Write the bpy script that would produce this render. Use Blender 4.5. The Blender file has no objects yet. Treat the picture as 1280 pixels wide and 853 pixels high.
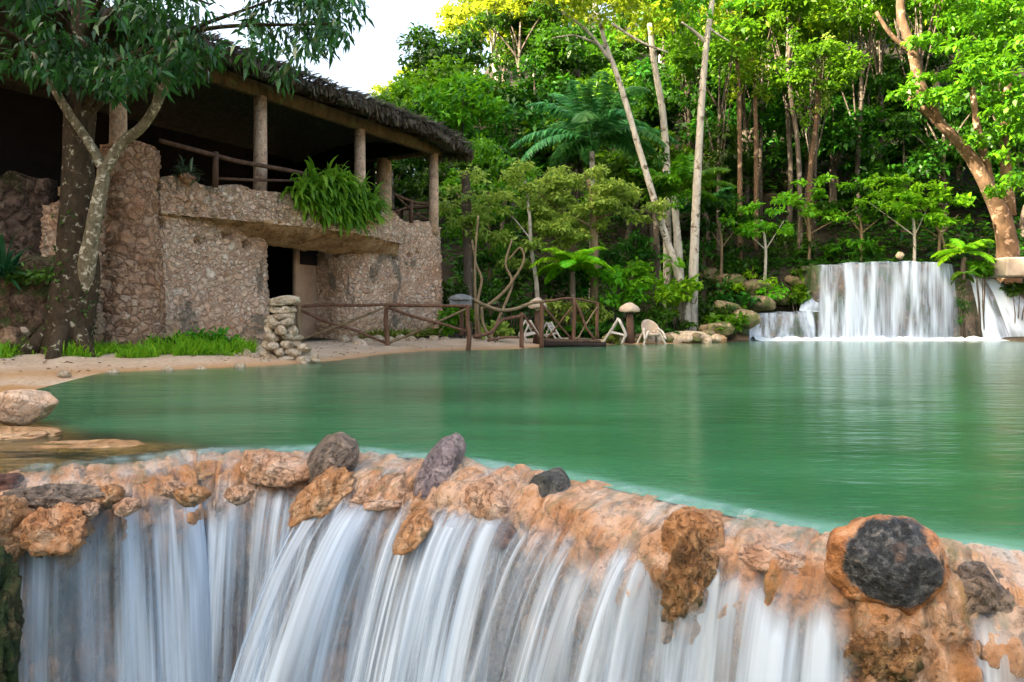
import bpy, math
import numpy as np
from mathutils import Vector, Matrix, Quaternion

scene = bpy.context.scene
COL = scene.collection
R = math.radians
UP = np.array((0.0, 0.0, 1.0))
CAMZ, FPX, HORY = 1.0, 900.0, 395.0


def at(px, py, Y):
    """point seen at reference pixel (px, py), Y metres in front of the camera"""
    return np.array(((px - 640) / FPX * Y, Y, CAMZ + (HORY - py) / FPX * Y))


def nrm(a):
    a = np.asarray(a, float)
    return a / np.maximum(np.linalg.norm(a, axis=-1, keepdims=True), 1e-9)


# ------------------------------------------------------------------ noise
def _hash(ix, iy, iz, seed):
    n = (ix * 374761393 + iy * 668265263 + iz * 2147483647 + seed * 974634777) & 0xFFFFFFFF
    n = ((n ^ (n >> 13)) * 1274126177) & 0xFFFFFFFF
    n = ((n ^ (n >> 16)) * 2246822519) & 0xFFFFFFFF
    return ((n ^ (n >> 15)) & 0xFFFFFF) / float(0xFFFFFF)


def vnoise(p, seed=0):
    p = np.asarray(p, float)
    i = np.floor(p).astype(np.int64)
    f = p - i
    u = f * f * f * (f * (f * 6 - 15) + 10)
    r = 0
    for dx in (0, 1):
        wx = u[..., 0] if dx else 1 - u[..., 0]
        for dy in (0, 1):
            wy = u[..., 1] if dy else 1 - u[..., 1]
            for dz in (0, 1):
                wz = u[..., 2] if dz else 1 - u[..., 2]
                r = r + wx * wy * wz * _hash(i[..., 0] + dx, i[..., 1] + dy, i[..., 2] + dz, seed)
    return r * 2 - 1


def fbm(p, seed=0, octv=4, gain=0.5):
    p = np.asarray(p, float)
    a, s, t = 1.0, 0.0, 0.0
    for o in range(octv):
        s = s + a * vnoise(p * 2 ** o + 17.3 * o, seed + o)
        t += a
        a *= gain
    return s / t


def voro(p, seed=0):
    p = np.asarray(p, float)
    i = np.floor(p).astype(np.int64)
    d1 = np.full(p.shape[:-1], 9.0)
    d2 = d1.copy()
    for dx in (-1, 0, 1):
        for dy in (-1, 0, 1):
            for dz in (-1, 0, 1):
                c = i + np.array((dx, dy, dz))
                j = np.stack([_hash(c[..., 0], c[..., 1], c[..., 2], seed + k) for k in range(3)], -1)
                d = np.linalg.norm(c + j - p, axis=-1)
                d2 = np.minimum(d2, np.maximum(d1, d))
                d1 = np.minimum(d1, d)
    return d1, d2


def sstep(a, b, x):
    t = np.clip((np.asarray(x, float) - a) / (b - a), 0, 1)
    return t * t * (3 - 2 * t)


# ------------------------------------------------------------------ objects
def tag(o, label=None, cat=None, group=None, kind=None):
    if label: o['label'] = label
    if cat: o['category'] = cat
    if group: o['group'] = group
    if kind: o['kind'] = kind
    return o


def thing(name, label, cat, loc=(0, 0, 0), rotz=0.0, group=None):
    o = bpy.data.objects.new(name, None)
    o.empty_display_size = 0.2
    COL.objects.link(o)
    o.location = Vector([float(v) for v in loc])
    o.rotation_euler = (0, 0, rotz)
    return tag(o, label, cat, group)


def obj(name, V, F, mat, parent=None, smooth=True, uv=None, attrs=None, world=False):
    """one mesh object; world=True takes world coordinates and moves them into the parent's frame"""
    V = np.asarray(V, float)
    if world and parent is not None:
        V = V - np.array(parent.location)
    me = bpy.data.meshes.new(name)
    me.from_pydata(V.tolist(), [], F.tolist() if isinstance(F, np.ndarray) else F)
    if uv is not None:
        l = me.uv_layers.new(name='UVMap')
        idx = np.empty(len(me.loops), np.int64)
        me.loops.foreach_get('vertex_index', idx)
        l.data.foreach_set('uv', np.asarray(uv, float)[idx].ravel())
    for k, a in (attrs or {}).items():
        at_ = me.attributes.new(k, 'FLOAT', 'POINT')
        at_.data.foreach_set('value', np.asarray(a, np.float32).ravel())
    me.polygons.foreach_set('use_smooth', [bool(smooth)] * len(me.polygons))
    me.materials.append(mat)
    me.update()
    o = bpy.data.objects.new(name, me)
    COL.objects.link(o)
    if parent is not None:
        o.parent = parent
    return o


def dup(root, loc, rotz=0.0, scale=1.0, label=None, group=None):
    r = root.copy()
    COL.objects.link(r)
    r.location = Vector([float(v) for v in loc])
    r.rotation_euler = (0, 0, rotz)
    r.scale = scale if hasattr(scale, '__len__') else (scale,) * 3
    if label: r['label'] = label
    if group: r['group'] = group
    for ch in list(root.children):
        c = ch.copy(); COL.objects.link(c); c.parent = r
        for g in list(ch.children):
            d = g.copy(); COL.objects.link(d); d.parent = c
    return r


class MB:
    """collects shapes into one mesh"""
    def __init__(s):
        s.V, s.F, s.n = [], [], 0

    def add(s, V, F):
        V = np.asarray(V, float)
        s.V.append(V)
        s.F += [[int(i) + s.n for i in f] for f in F]
        s.n += len(V)
        return s

    def box(s, c, size, rot=None, jit=0.0, rng=None):
        h = np.array(size) / 2
        V = np.array([(x, y, z) for x in (-1, 1) for y in (-1, 1) for z in (-1, 1)], float) * h
        if jit: V = V + rng.uniform(-jit, jit, V.shape)
        if rot is not None: V = V @ np.asarray(rot).T
        F = [(0, 1, 3, 2), (4, 6, 7, 5), (0, 4, 5, 1), (2, 3, 7, 6), (0, 2, 6, 4), (1, 5, 7, 3)]
        return s.add(V + np.array(c), F)

    def bbox(s, c, size, b=0.02, rot=None):
        """box with bevelled edges"""
        h = np.array(size) / 2
        b = min(b, *(h * 0.9))
        V, F = [], []
        for ax in range(3):
            for sg in (-1, 1):
                o1, o2 = [(1, 2), (2, 0), (0, 1)][ax]
                q = []
                for a1, a2 in ((-1, -1), (1, -1), (1, 1), (-1, 1)):
                    v = np.zeros(3); v[ax] = sg * h[ax]; v[o1] = a1 * (h[o1] - b); v[o2] = a2 * (h[o2] - b)
                    q.append(v)
                if sg < 0: q.reverse()
                V += q
        V = np.array(V)
        F = [tuple(range(4 * k, 4 * k + 4)) for k in range(6)]
        me = bpy.data.meshes.new('t')
        import bmesh
        bm = bmesh.new()
        vs = [bm.verts.new(v) for v in V]
        bmesh.ops.convex_hull(bm, input=vs)
        bm.verts.index_update()
        VV = np.array([v.co[:] for v in bm.verts]); FF = [[v.index for v in f.verts] for f in bm.faces]
        bm.free(); bpy.data.meshes.remove(me)
        if rot is not None: VV = VV @ np.asarray(rot).T
        return s.add(VV + np.array(c), FF)

    def tube(s, pts, rad, seg=8, rough=0.0, seed=0, cap=True):
        pts = np.asarray(pts, float)
        n = len(pts)
        rad = np.interp(np.linspace(0, 1, n), np.linspace(0, 1, len(rad)), rad) if hasattr(rad, '__len__') else np.full(n, rad)
        T = nrm(np.gradient(pts, axis=0))
        ref = np.array((1.0, 0, 0)) if abs(T[0][0]) < 0.8 else np.array((0, 1.0, 0))
        V = []
        x = nrm(np.cross(T[0], ref))
        for k in range(n):
            x = nrm(x - T[k] * np.dot(x, T[k]))
            y = np.cross(T[k], x)
            for j in range(seg):
                a = 2 * math.pi * j / seg
                V.append(pts[k] + rad[k] * (math.cos(a) * x + math.sin(a) * y))
        V = np.array(V)
        if rough:
            c = np.repeat(pts, seg, 0)
            V = c + (V - c) * (1 + rough * fbm(V * 1.5 / max(rad.max(), .02) * np.array((1, 1, .35)), seed, 3))[:, None]
        F = [(k * seg + j, k * seg + (j + 1) % seg, (k + 1) * seg + (j + 1) % seg, (k + 1) * seg + j)
             for k in range(n - 1) for j in range(seg)]
        if cap:
            F.append(tuple(range(seg))[::-1]); F.append(tuple((n - 1) * seg + j for j in range(seg)))
        return s.add(V, F)

    def lathe(s, prof, c=(0, 0, 0), seg=16):
        V, n = [], len(prof)
        for r, z in prof:
            for j in range(seg):
                a = 2 * math.pi * j / seg
                V.append((r * math.cos(a), r * math.sin(a), z))
        F = [(k * seg + j, k * seg + (j + 1) % seg, (k + 1) * seg + (j + 1) % seg, (k + 1) * seg + j)
             for k in range(n - 1) for j in range(seg)]
        F.append(tuple(range(seg))[::-1]); F.append(tuple((n - 1) * seg + j for j in range(seg)))
        return s.add(np.array(V) + np.array(c), F)

    def build(s, name, mat, parent=None, smooth=True, world=False):
        return obj(name, np.concatenate(s.V), s.F, mat, parent, smooth, world=world)


_ICO = {}
def ico(sub):
    if sub not in _ICO:
        import bmesh
        bm = bmesh.new(); bmesh.ops.create_icosphere(bm, subdivisions=sub, radius=1.0)
        bm.verts.index_update()
        _ICO[sub] = (np.array([v.co[:] for v in bm.verts]), [[v.index for v in f.verts] for f in bm.faces])
        bm.free()
    return _ICO[sub]


def rotm(rx, ry, rz):
    from mathutils import Euler
    return np.array(Euler((R(rx), R(ry), R(rz))).to_matrix())


def rock_shape(size, seed=0, sub=4, rough=0.18, facet=0.5, rot=None, freq=1.3):
    """an uneven stone: a ball cut by random planes, then roughened"""
    V, F = ico(sub)
    rng = np.random.default_rng(seed + 1000)
    V = V.copy()
    for _ in range(int(10 * facet) + 1):
        n = nrm(rng.normal(size=3)); d = rng.uniform(0.62, 0.92)
        e = V @ n - d
        V = V - np.where(e > 0, e * 0.85, 0)[:, None] * n
    rad = 1 + rough * fbm(V * freq, seed, 3) + rough * 0.35 * fbm(V * freq * 4, seed + 5, 3)
    V = V * rad[:, None] * np.array(size)
    if rot is not None: V = V @ np.asarray(rot).T
    return V, F


def smoothcurve(pts, n):
    """Catmull-Rom through the points"""
    pts = np.asarray(pts, float)
    P = np.vstack([2 * pts[0] - pts[1], pts, 2 * pts[-1] - pts[-2]])
    out = []
    m = len(pts) - 1
    for t in np.linspace(0, m, n):
        k = min(int(t), m - 1); u = t - k
        a, b, c, d = P[k], P[k + 1], P[k + 2], P[k + 3]
        out.append(0.5 * (2 * b + (c - a) * u + (2 * a - 5 * b + 4 * c - d) * u * u + (3 * b - a - 3 * c + d) * u ** 3))
    return np.array(out)


def gridF(nu, nv):
    i = np.arange(nu - 1)[:, None] * nv + np.arange(nv - 1)[None, :]
    return np.stack([i, i + nv, i + nv + 1, i + 1], -1).reshape(-1, 4)


# ------------------------------------------------------------------ leaves
def leaf_quads(C, A, N, L, W, fold=0.2, bend=0.15):
    n = len(C)
    L = np.broadcast_to(np.asarray(L, float), (n,))[:, None]
    W = np.broadcast_to(np.asarray(W, float), (n,))[:, None]
    A = nrm(A); S = nrm(np.cross(A, N)); N = np.cross(S, A)
    m = C + A * L * 0.42
    V = np.stack([C, m + S * W * .5 + N * W * fold, C + A * L - N * L * bend, m - S * W * .5 + N * W * fold], 1).reshape(-1, 3)
    F = np.arange(4 * n).reshape(n, 4)
    return V, F


def blades(rng, B, A, L, W, droop=1.0, seg=5):
    """arched strap leaves: base points, start directions, droop bends them down"""
    n = len(B)
    L = np.broadcast_to(np.asarray(L, float), (n,)); W = np.broadcast_to(np.asarray(W, float), (n,))
    droop = np.broadcast_to(np.asarray(droop, float), (n,))
    A = nrm(A); p = np.array(B, float); d = A.copy()
    S = nrm(np.cross(A, UP + rng.normal(0, .15, A.shape)))
    V = []
    for k in range(seg + 1):
        t = k / seg
        w = W * (np.sin(math.pi * min(t * .92 + .08, 1.0)) ** .6) * .5
        V.append(p + S * w[:, None]); V.append(p - S * w[:, None])
        p = p + d * (L / seg)[:, None]
        d = nrm(d - UP * (droop / seg)[:, None])
    V = np.stack(V, 1).reshape(-1, 3)
    b = np.arange(n)[:, None] * (2 * (seg + 1)) + 2 * np.arange(seg)[None, :]
    F = np.stack([b, b + 1, b + 3, b + 2], -1).reshape(-1, 4)
    return V, F


def clump_leaves(rng, clumps, per, L, W, droop=0.2, flat=0.7, spread=1.0, jit=.35):
    """leaf cloud: clumps = (n,6) centre and radii"""
    clumps = np.asarray(clumps, float)
    vol = np.prod(clumps[:, 3:], 1) ** (2 / 3)
    cnt = np.maximum((vol / vol.mean() * per).astype(int), 6)
    k = np.repeat(np.arange(len(clumps)), cnt)
    n = len(k)
    d = nrm(rng.normal(size=(n, 3)))
    d[:, 2] = np.where(d[:, 2] < -.3, d[:, 2] * rng.uniform(-1, 1, n), d[:, 2])
    r = rng.uniform(0, 1, n) ** 0.45
    C = clumps[k, :3] + d * r[:, None] * clumps[k, 3:] * spread
    A = nrm(d * np.array((1, 1, .3)) * .7 + rng.normal(0, .6, (n, 3)) - UP * droop)
    N = nrm(UP * flat + d * .4 + rng.normal(0, jit, (n, 3)))
    ll = L * rng.uniform(.6, 1.25, n)
    return leaf_quads(C, A, N, ll, W / L * ll)


def frond(rng, base, az, elev, length, nl, leaf, droop=1.1, wid=.05, vee=.3):
    """pinnate frond: arched rachis with leaflets on both sides. returns leaves (V,F) and rachis points"""
    n = 14
    d = np.array((math.cos(az) * math.cos(elev), math.sin(az) * math.cos(elev), math.sin(elev)))
    p = np.array(base, float); pts = [p]
    for k in range(n):
        p = p + d * length / n; pts.append(p)
        d = nrm(d - UP * droop / n * (0.5 + k / n))
    pts = np.array(pts)
    t = np.linspace(.12, .99, nl)
    idx = t * n
    C = np.stack([np.interp(idx, np.arange(n + 1), pts[:, j]) for j in range(3)], 1)
    T = nrm(np.stack([np.interp(idx, np.arange(n + 1), np.gradient(pts[:, j])) for j in range(3)], 1))
    S = nrm(np.cross(T, UP))
    prof = np.sin(math.pi * np.clip(t * .85 + .15, 0, 1)) ** .7
    Vs, Fs, o = [], [], 0
    for sg in (-1, 1):
        A = nrm(S * sg + T * .55 - UP * (vee + rng.normal(0, .12, nl))[:, None] + rng.normal(0, .06, (nl, 3)))
        N = nrm(np.cross(T, S) * -1 + rng.normal(0, .2, (nl, 3)))
        N = np.where(N[:, 2:3] < 0, -N, N)
        V, F = leaf_quads(C, A, N, leaf * prof, wid, fold=.1, bend=.2)
        Vs.append(V); Fs.append(F + o); o += len(V)
    return np.concatenate(Vs), np.concatenate(Fs), pts


def cat_parts(parts):
    Vs, Fs, o = [], [], 0
    for V, F in parts:
        Vs.append(V); Fs.append(np.asarray(F) + o); o += len(V)
    return np.concatenate(Vs), np.concatenate(Fs)


# ------------------------------------------------------------------ materials
class NT:
    def __init__(s, name):
        s.m = bpy.data.materials.new(name)
        s.m.use_nodes = True
        s.t = s.m.node_tree
        s.t.nodes.clear()
        s.out = s.t.nodes.new('ShaderNodeOutputMaterial')

    def n(s, typ, **kw):
        nd = s.t.nodes.new('ShaderNode' + typ)
        for k, v in kw.items():
            if k.startswith('i_'):
                nd.inputs[int(k[2:]) if k[2:].isdigit() else k[2:].replace('_', ' ')].default_value = v
            else:
                setattr(nd, k, v)
        return nd

    def l(s, a, b):
        s.t.links.new(a, b)

    def coord(s, kind='Object', scale=(1, 1, 1)):
        tc = s.n('TexCoord'); mp = s.n('Mapping'); mp.inputs['Scale'].default_value = scale
        s.l(tc.outputs[kind], mp.inputs['Vector'])
        return mp.outputs['Vector']

    def pos(s, scale=(1, 1, 1)):
        g = s.n('NewGeometry'); mp = s.n('Mapping'); mp.inputs['Scale'].default_value = scale
        s.l(g.outputs['Position'], mp.inputs['Vector'])
        return mp.outputs['Vector']

    def noise(s, vec, scale, detail=4, rough=.55, dist=0.0):
        nd = s.n('TexNoise', i_Scale=scale, i_Detail=detail, i_Roughness=rough, i_Distortion=dist)
        s.l(vec, nd.inputs['Vector'])
        return nd.outputs['Fac']

    def voro(s, vec, scale, feature='F1', rnd=1.0):
        nd = s.n('TexVoronoi', i_Scale=scale, i_Randomness=rnd)
        nd.feature = feature
        s.l(vec, nd.inputs['Vector'])
        return nd

    def ramp(s, fac, stops, interp='LINEAR'):
        nd = s.n('ValToRGB'); cr = nd.color_ramp; cr.interpolation = interp
        while len(cr.elements) < len(stops): cr.elements.new(0.5)
        for e, (p, c) in zip(cr.elements, stops):
            e.position = p
            e.color = (c, c, c, 1) if not hasattr(c, '__len__') else (*c[:3], 1)
        s.l(fac, nd.inputs['Fac'])
        return nd.outputs['Color']

    def mix(s, fac, a, b, mode='MIX'):
        nd = s.n('Mix', data_type='RGBA', blend_type=mode)
        for v, k in ((fac, 0), (a, 6), (b, 7)):
            if hasattr(v, 'is_output') or isinstance(v, bpy.types.NodeSocket): s.l(v, nd.inputs[k])
            elif k == 0: nd.inputs[0].default_value = v
            else: nd.inputs[k].default_value = (*v[:3], 1)
        return nd.outputs[2]

    def math(s, op, a, b=0.0, clamp=False):
        nd = s.n('Math', operation=op, use_clamp=clamp)
        for v, k in ((a, 0), (b, 1)):
            if isinstance(v, bpy.types.NodeSocket): s.l(v, nd.inputs[k])
            else: nd.inputs[k].default_value = v
        return nd.outputs[0]

    def bump(s, h, strength=.4, dist=.02):
        nd = s.n('Bump', i_Strength=strength, i_Distance=dist)
        s.l(h, nd.inputs['Height'])
        return nd.outputs['Normal']

    def bsdf(s, col, rough=.7, spec=.4, normal=None):
        b = s.n('BsdfPrincipled')
        for v, k in ((col, 'Base Color'), (rough, 'Roughness'), (spec, 'Specular IOR Level')):
            if isinstance(v, bpy.types.NodeSocket): s.l(v, b.inputs[k])
            elif k == 'Base Color': b.inputs[k].default_value = (*v[:3], 1)
            else: b.inputs[k].default_value = v
        if normal is not None: s.l(normal, b.inputs['Normal'])
        return b.outputs[0]

    def done(s, sh):
        s.l(sh, s.out.inputs['Surface'])
        return s.m

    def mixsh(s, fac, a, b):
        nd = s.n('MixShader')
        if isinstance(fac, bpy.types.NodeSocket): s.l(fac, nd.inputs[0])
        else: nd.inputs[0].default_value = fac
        s.l(a, nd.inputs[1]); s.l(b, nd.inputs[2])
        return nd.outputs[0]


def leaf_mat(name, c1, c2, trans=.35, rough=.5, vary=.35, tcol=None, spec=.22):
    t = NT(name)
    g = t.n('NewGeometry'); oi = t.n('ObjectInfo')
    r = t.ramp(g.outputs['Random Per Island'], [(0, c1), (.75, [(a + b) / 2 for a, b in zip(c1, c2)]), (1, c2)])
    hs = t.n('HueSaturation')
    t.l(r, hs.inputs['Color'])
    t.l(t.math('ADD', t.math('MULTIPLY', oi.outputs['Random'], .05), .475), hs.inputs['Hue'])
    t.l(t.math('ADD', t.math('MULTIPLY', oi.outputs['Random'], vary * 2), 1 - vary), hs.inputs['Value'])
    c = hs.outputs['Color']
    b = t.bsdf(c, rough, spec)
    tr = t.n('BsdfTranslucent')
    t.l(t.mix(.5, c, tcol or [min(1, v * 1.8) for v in c2]), tr.inputs['Color'])
    return t.done(t.mixsh(trans, b, tr.outputs[0]))


def bark_mat(name, c1, c2, c3=None, scale=6, patch=.55, stretch=.3, bump=.6):
    t = NT(name)
    v = t.coord('Object', (1, 1, stretch))
    n = t.noise(v, scale, 6, .65)
    col = t.ramp(n, [(.3, c1), (.7, c2)])
    if c3 is not None:
        p = t.noise(t.coord('Object'), scale * .6, 5, .6, .6)
        col = t.mix(t.ramp(p, [(patch, 0), (patch + .07, 1)]), col, c3)
    return t.done(t.bsdf(col, .85, .2, t.bump(n, bump, .03)))


def rock_mat(name, c1, c2, c3, scale=3.0, rough=.6, crack=True, moss=None, mossamt=.62, spec=.4, vein=1.0):
    t = NT(name)
    v = t.coord('Object')
    n = t.noise(v, scale, 8, .66, .5)
    n2 = t.noise(v, scale * 4.5, 7, .72, .4)
    n3 = t.noise(v, scale * 1.7, 5, .6, 1.2)
    col = t.ramp(n, [(.32, c1), (.47, c2), (.62, c3)])
    col = t.mix(t.ramp(n2, [(.34, .65), (.50, 0)]), col, [x * .4 for x in c1])
    col = t.mix(t.ramp(n2, [(.56, 0), (.70, .55)]), col, [min(.85, x * 1.25) for x in c3])
    # winding dark seams and small pits
    seam = t.math('ABSOLUTE', t.math('SUBTRACT', n3, .5))
    sm = t.ramp(seam, [(.0, 1), (.022, 0)])
    col = t.mix(t.math('MULTIPLY', sm, .6 * vein), col, [x * .25 for x in c1])
    pit = t.voro(v, scale * 7).outputs['Distance']
    pm = t.ramp(pit, [(.10, 1), (.22, 0)])
    col = t.mix(t.math('MULTIPLY', pm, .3), col, [x * .3 for x in c1])
    if moss is not None:
        p = t.noise(v, scale * .7, 6, .66, .5)
        col = t.mix(t.ramp(p, [(mossamt - .06, 0), (mossamt + .05, .9)]), col, moss)
    h = t.math('ADD', t.math('ADD', n, t.math('MULTIPLY', n2, .7)), t.math('MULTIPLY', t.math('ADD', sm, pm), -.25))
    return t.done(t.bsdf(col, rough, spec, t.bump(h, 1.0, .06)))


def plain_mat(name, c1, c2, scale=5, rough=.7, stretch=(1, 1, 1), spec=.3, bump=.3):
    t = NT(name)
    v = t.coord('Object', stretch)
    n = t.noise(v, scale, 5, .6)
    return t.done(t.bsdf(t.ramp(n, [(.3, c1), (.7, c2)]), rough, spec, t.bump(n, bump, .02)))


def stone_wall_mat(name, tones, mortar, scale=5.0, stain=None, moss=None, footing=None):
    """rubble masonry: pebbly stones above, larger warm stones in the footing below z = .9"""
    t = NT(name)
    v = t.coord('Object')
    w = t.n('Mix', data_type='VECTOR')
    nz = t.n('TexNoise', i_Scale=4.0, i_Detail=4)
    t.l(v, nz.inputs['Vector'])
    w.inputs[0].default_value = .10
    t.l(v, w.inputs[4]); t.l(nz.outputs['Color'], w.inputs[5])
    vv = w.outputs[1]
    fine = t.noise(v, 20, 6, .75)
    mid = t.noise(v, 6, 5, .7)

    def masonry(sc, tn):
        cell = t.voro(vv, sc); edge = t.voro(vv, sc, 'DISTANCE_TO_EDGE')
        sep = t.n('SeparateColor'); t.l(cell.outputs['Color'], sep.inputs[0])
        c = t.ramp(sep.outputs[0], [(i / (len(tn) - 1), q) for i, q in enumerate(tn)])
        e = t.math('ADD', edge.outputs['Distance'], t.math('MULTIPLY', t.math('SUBTRACT', fine, .5), .16))
        return t.mix(t.ramp(e, [(.0, .9), (.10, 0)]), c, mortar), t.ramp(e, [(0, 0), (.2, 1)])
    col, hh = masonry(scale, tones)
    cB, hB = masonry(scale * .62, tones)
    sel = t.ramp(t.noise(v, 1.9, 4, .6), [(.47, 0), (.53, 1)])
    col = t.mix(sel, col, cB); hh = t.mix(sel, hh, hB)
    if footing is not None:
        c2, h2 = masonry(scale * .55, footing)
        z = t.n('SeparateXYZ'); t.l(v, z.inputs[0])
        k = t.math('ADD', z.outputs[2], t.math('MULTIPLY', t.math('SUBTRACT', mid, .5), 1.6))
        mr = t.n('MapRange', i_1=1.05, i_2=.75, i_3=0.0, i_4=1.0); t.l(k, mr.inputs[0])
        col = t.mix(mr.outputs[0], col, c2); hh = t.mix(mr.outputs[0], hh, h2)
    col = t.mix(t.ramp(fine, [(.36, .5), (.52, 0)]), col, [c * .5 for c in tones[0]])
    col = t.mix(t.ramp(mid, [(.56, 0), (.72, .4)]), col, [min(.8, c * 1.25) for c in tones[4 % len(tones)]])
    if stain is not None:
        p = t.noise(v, .7, 6, .65, .4)
        col = t.mix(t.ramp(p, [(.48, 0), (.62, .6)]), col, stain)
    if moss is not None:
        p = t.noise(t.coord('Object', (1, 1, .7)), .9, 7, .72, 1.0)
        col = t.mix(t.ramp(p, [(.55, 0), (.60, .8)]), col, moss)
    h = t.math('ADD', hh, t.math('MULTIPLY', t.math('ADD', fine, mid), .5))
    return t.done(t.bsdf(col, .9, .15, t.bump(h, 1.0, .05)))
# ================================================================== terrain
SHORE = np.array([(-40, 7.0), (-14, 10.8), (-11, 11.4), (-8, 12.2), (-6.3, 13.4), (-4.7, 14.7), (-3.9, 16.2), (-3.4, 18.6), (-2.5, 20.6),
                  (-0.9, 21.2), (0.25, 22.0), (1.0, 23.2), (1.6, 25.2), (3.3, 25.1), (5.2, 25.6), (7.6, 26.9), (8.9, 28.6), (9.4, 30.3), (21.5, 30.3),
                  (24, 28.5), (27, 22), (29, 12), (26, 4), (20, 1.5)], float)
# crest of the weir: (reference x, reference y of the pool edge at water level)
CREST_PX = np.array([(-400, 600), (-200, 596), (-60, 592), (0, 590), (100, 582), (200, 572), (270, 566), (420, 563), (520, 571), (600, 580),
                     (720, 598), (820, 620), (900, 638), (1000, 658), (1100, 674), (1280, 691), (1400, 700), (1600, 712)], float)
_cy = FPX / (CREST_PX[:, 1] - HORY)
CREST_C = np.stack([(CREST_PX[:, 0] - 640) / FPX * _cy, _cy], 1)
_cp = smoothcurve(np.column_stack([CREST_C, CREST_PX[:, 0]]), 900)
CREST_U = _cp[:, 2]
_t = np.gradient(_cp[:, :2], axis=0)
for _ in range(60):
    _t[1:-1] = (_t[:-2] + _t[1:-1] * 2 + _t[2:]) / 4
_t = nrm(_t)
CREST_XY = _cp[:, :2]
CREST_N = np.stack([_t[:, 1], -_t[:, 0]], 1)        # outward, downstream
CREST_S = np.concatenate([[0], np.cumsum(np.linalg.norm(np.diff(CREST_XY, axis=0), axis=1))])


def crest(u):
    """position, outward normal and arc length at parameter u (reference column of the pool edge)"""
    u = np.asarray(u, float)
    f = lambda a: np.interp(u, CREST_U, a)
    return (np.stack([f(CREST_XY[:, 0]), f(CREST_XY[:, 1])], -1), nrm(np.stack([f(CREST_N[:, 0]), f(CREST_N[:, 1])], -1)), f(CREST_S))


def crest_w(u):
    u = np.asarray(u, float)
    k = fbm(np.stack([u * .016, u * 0, u * 0], -1), 33, 3)
    return np.interp(u, [-400, 0, 500, 900, 1280], [.62, .6, .55, .44, .44]) * (1 + .28 * k)


PROF_O = np.array([-1.2, -.5, -.22, -.05, .12, .35, .65, .88, 1.0])      # in crest widths
PROF_Z = np.array([-.75, -.38, -.12, -.012, .012, -.005, -.055, -.115, -.18])


def prof(w):
    return np.interp(w, PROF_O, PROF_Z)


def seg_dist(P, line):
    d = np.full(len(P), 1e9)
    for a, b in zip(line[:-1], line[1:]):
        ab = b - a
        t = np.clip(((P - a) @ ab) / (ab @ ab), 0, 1)
        d = np.minimum(d, np.linalg.norm(P - (a + t[:, None] * ab), axis=1))
    return d


def ground_z(X, Y):
    X = np.asarray(X, float).ravel(); Y = np.asarray(Y, float).ravel()
    P2 = np.stack([X, Y], 1)
    P3 = np.stack([X, Y, X * 0], 1)
    ys = np.interp(X, SHORE[:, 0], SHORE[:, 1])
    shoal = sstep(-.15, .35, 6.45 - .5 * (X + 4.1) - Y) * sstep(-1.5, -2.2, X)
    land = (Y > ys) | (X < -40) | (X > 27)
    d = seg_dist(P2, SHORE) * np.where(land, 1, -1)
    z = np.where(d > 0, .36 * (1 - np.exp(-d / 2.4)), np.maximum(-1.3, d * .22 - .02))
    z = np.where(d < 0, np.maximum(z, -1.3 + 1.17 * shoal + .09 * shoal * fbm(P3 * 1.6, 15, 3)), z)
    # terrace behind the far waterfall
    st = sstep(8.6, 12.0, X)
    terr = 3.0 * st * sstep(30.9, 32.2, Y) + (1 - st) * .5 * sstep(27, 33, Y)
    yb = 34.0
    f = np.interp(X, [-60, -25, -12, -2, 6], [.1, .2, .5, .95, 1.0])
    hill = f * (np.maximum(0, Y - yb) * .62 - .0035 * np.maximum(0, Y - 75) ** 2 * (Y > 75))
    hill = np.where(Y > 160, f * 50, np.minimum(hill, 46))
    z = z + np.where(d > 0, terr + np.maximum(0, hill), 0)
    # unseen ridge on the left, shaped to keep low sun off the valley
    rid = 43.2 * sstep(20, 42, -X) * sstep(70, 48, Y) * sstep(-120, -40, Y)
    z = z + rid * (1 + .12 * fbm(P3 * .06, 3, 3))
    # right bank
    z = z + 9 * sstep(24, 40, X) * sstep(34, 22, Y)
    # the stream bed below the weir
    yc = np.interp(X, CREST_XY[:, 0], CREST_XY[:, 1])
    below = (Y < yc - .0)
    bed = -1.95 + .1 * fbm(P3 * .8, 9, 3) + 2.3 * sstep(3.9, 5.5, -X) + 2.6 * sstep(4.0, 7.0, X)
    bed = bed + rid + 9 * sstep(24, 40, X)
    near = below & (X > -9) & (X < 16)
    w = np.where(near, 1.0, 0.0) * sstep(-9, -6.5, X) * sstep(16, 12, X)
    z = np.where(below, z * (1 - w) + bed * w, z)
    z = z + np.where(d > .3, .06 * fbm(P3 * .9, 4, 3) + .5 * sstep(33, 40, Y) * fbm(P3 * .25, 6, 3), .0)
    return z, d


def gz(x, y):
    return float(ground_z([x], [y])[0][0])


def axis(a, b, fine, lo, hi, k=1.09):
    pts = list(np.arange(lo, hi, fine))
    s = fine; x = hi
    while x < b:
        pts.append(x); s *= k; x += s
    pts.append(b)
    s = fine; x = lo - fine
    while x > a:
        pts.insert(0, x); s *= k; x -= s
    pts.insert(0, a)
    return np.array(pts)


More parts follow.
